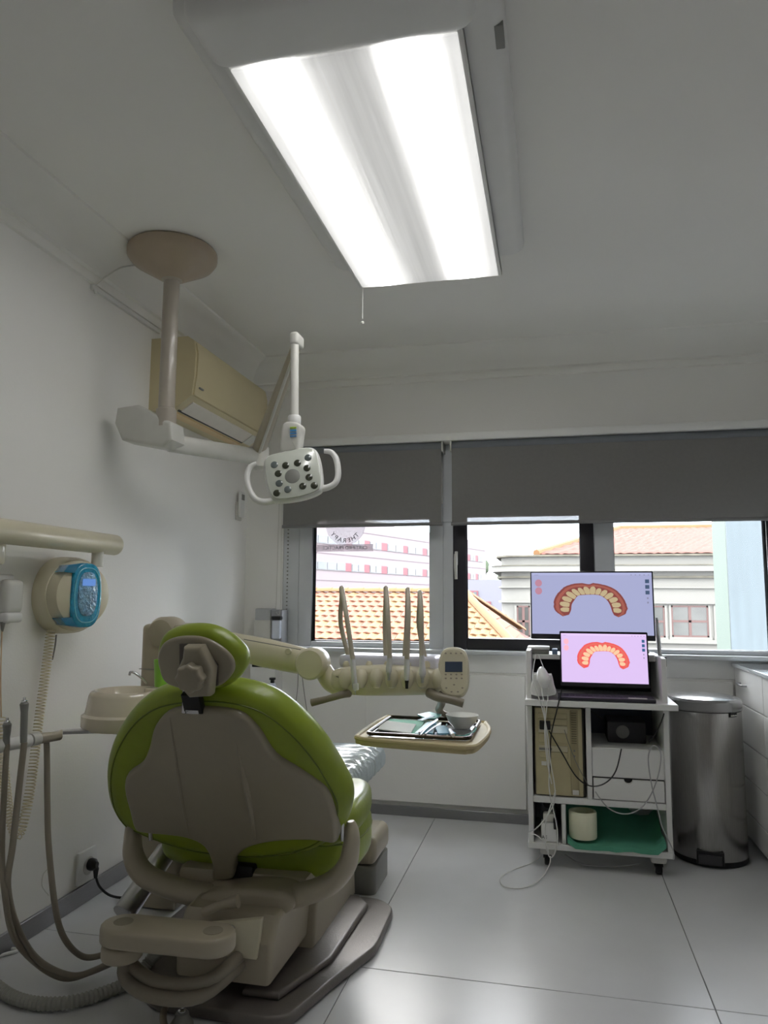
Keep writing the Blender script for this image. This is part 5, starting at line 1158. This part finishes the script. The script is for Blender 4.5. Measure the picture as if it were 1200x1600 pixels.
cab([(1038, 1040, 3.33), (1039, 1060, 3.25), (1040, 1095, 3.18), (1036, 1120, 3.10), (1025, 1145, 3.10), (1014, 1160, 3.14)], .0026, M_blk, 'charger_cable', 'black cable running from the charger down into the dark bay')
cab([(924, 1112, 3.2), (945, 1125, 3.3), (957, 1132, 3.35)], .0022, M_blk, 'bay_cable', 'short black cable at the back of the dark bay')

# ================================================================== BIN
bxx, byy, br = .613, 3.42, .145
bn = thing('pedal_bin', 'tall stainless steel pedal bin between trolley and drawers', 'bin', (bxx, byy, 0))
MB().lathe((bxx, byy, .022), (0, 0, 1), [(br-.002, 0), (br, .004), (br, .575), (br-.002, .578)], 56).build('bin_body', M_steel, bn)
MB().lathe((bxx, byy, .001), (0, 0, 1), [(br-.006, 0), (br-.001, .004), (br-.001, .021)], 56).build('plastic_base', M_blk, bn)
MB().lathe((bxx, byy, .603), (0, 0, 1), [(br-.004, -.004), (br+.003, 0), (br+.004, .036), (br-.004, .046), (br-.03, .052), (.08, .056), (0, .058)], 56).build('lid', mat('lid_grey', (150, 150, 150), .22, metal=.7, coat=.5), bn)
MB().lathe((bxx, byy, .5995), (0, 0, 1), [(br+.001, 0), (br+.001, .0035)], 56).build('gap_ring', M_blk, bn)
dcm = Vector((-bxx, -byy, 0)).normalized()
pd = Frame(Vector((bxx, byy, 0)) + dcm*(br-.004), Vector((-dcm.y, dcm.x, 0))*(1), (0, 0, 1)); pd.n = dcm
if pd.a.x < 0: pd.a = -pd.a
pq = [(-.05, .014), (.052, .014), (.052, .062), (-.05, .062)]
MB().slab(pd, pq, -.01, .006, .003, 2).build('pedal_frame', M_blk, bn)
MB().slab(pd, [(-.042, .016), (.044, .016), (.044, .05), (-.042, .05)], .004, .022, .003, 2).build('pedal', mat('pedal_grey', (58, 58, 62), .3), bn)
tg = Vector((bxx, byy, .59)) + (dcm.xyz*.80+Vector((.75, 0, 0))).normalized()*(br+.001)
fr_t = Frame(tg, Vector((-dcm.y, dcm.x, 0)), (0, 0, 1))
na = (tg-Vector((bxx, byy, .59))).normalized(); fr_t = Frame(tg, Vector((-na.y, na.x, 0)), (0, 0, 1), na)
lbl = MB().slab(fr_t, rrect(-.018, -.006, .018, .012, .002), -.002, .003).build('name_tag', M_blk, bn)
put_text('brabantia', .0088, fr_t, 0, 0.0, .0042, 'lettering', M_lgrey, lbl)

# ================================================================== DRAWER CABINETS along the right
FX = .80
zrow = [.045, .150, .295, .440, .603, .755]
ysp = [3.695, 3.235, 2.6, 2.315, 1.855]
for i in range(4):
    y1_, y0_ = ysp[i], ysp[i+1]
    lab = ['white drawer cabinet standing against the window wall beside the bin', 'white drawer cabinet next to the one by the window wall', 'third white drawer cabinet counted from the window wall', 'fourth white drawer cabinet counted from the window wall'][i]
    if i > 1: break
    c_ = thing('drawer_cabinet', lab, 'cabinet', (FX+.27, (y0_+y1_)/2, 0), 'white drawer cabinets')
    MB().box((FX+.02, y0_+.001, .04), (XR-.001, y1_-.001, .754), .001, 1).build('carcass', M_white, c_)
    MB().box((FX+.05, y0_+.001, .001), (XR-.01, y1_-.001, .04)).build('plinth', M_mgrey, c_)
    for k in range(5):
        d = MB().box((FX, y0_+.0025, zrow[k]+.0022), (FX+.018, y1_-.0025, zrow[k+1]-.0022), .0015, 1).build('drawer', M_white, c_)
        if k == 4:
            yc_ = (y0_+y1_)/2+.07; zc_ = .69
            MB().tube([(FX+.0, yc_-.05, zc_), (FX-.018, yc_-.05, zc_), (FX-.02, yc_-.04, zc_), (FX-.02, yc_+.04, zc_), (FX-.018, yc_+.05, zc_), (FX, yc_+.05, zc_)], .005, 8).build('handle', M_alu, d, label='bar handle of brushed metal')
ct = MB().box((FX-.012, ysp[2], .7555), (XR-.001, 3.7, .772), .002)
tag(ct.build('countertop', mat('glossy_worktop', (214, 222, 226), .08, coat=1), base='auto'), 'glossy pale worktop running over the drawer cabinets', 'worktop')
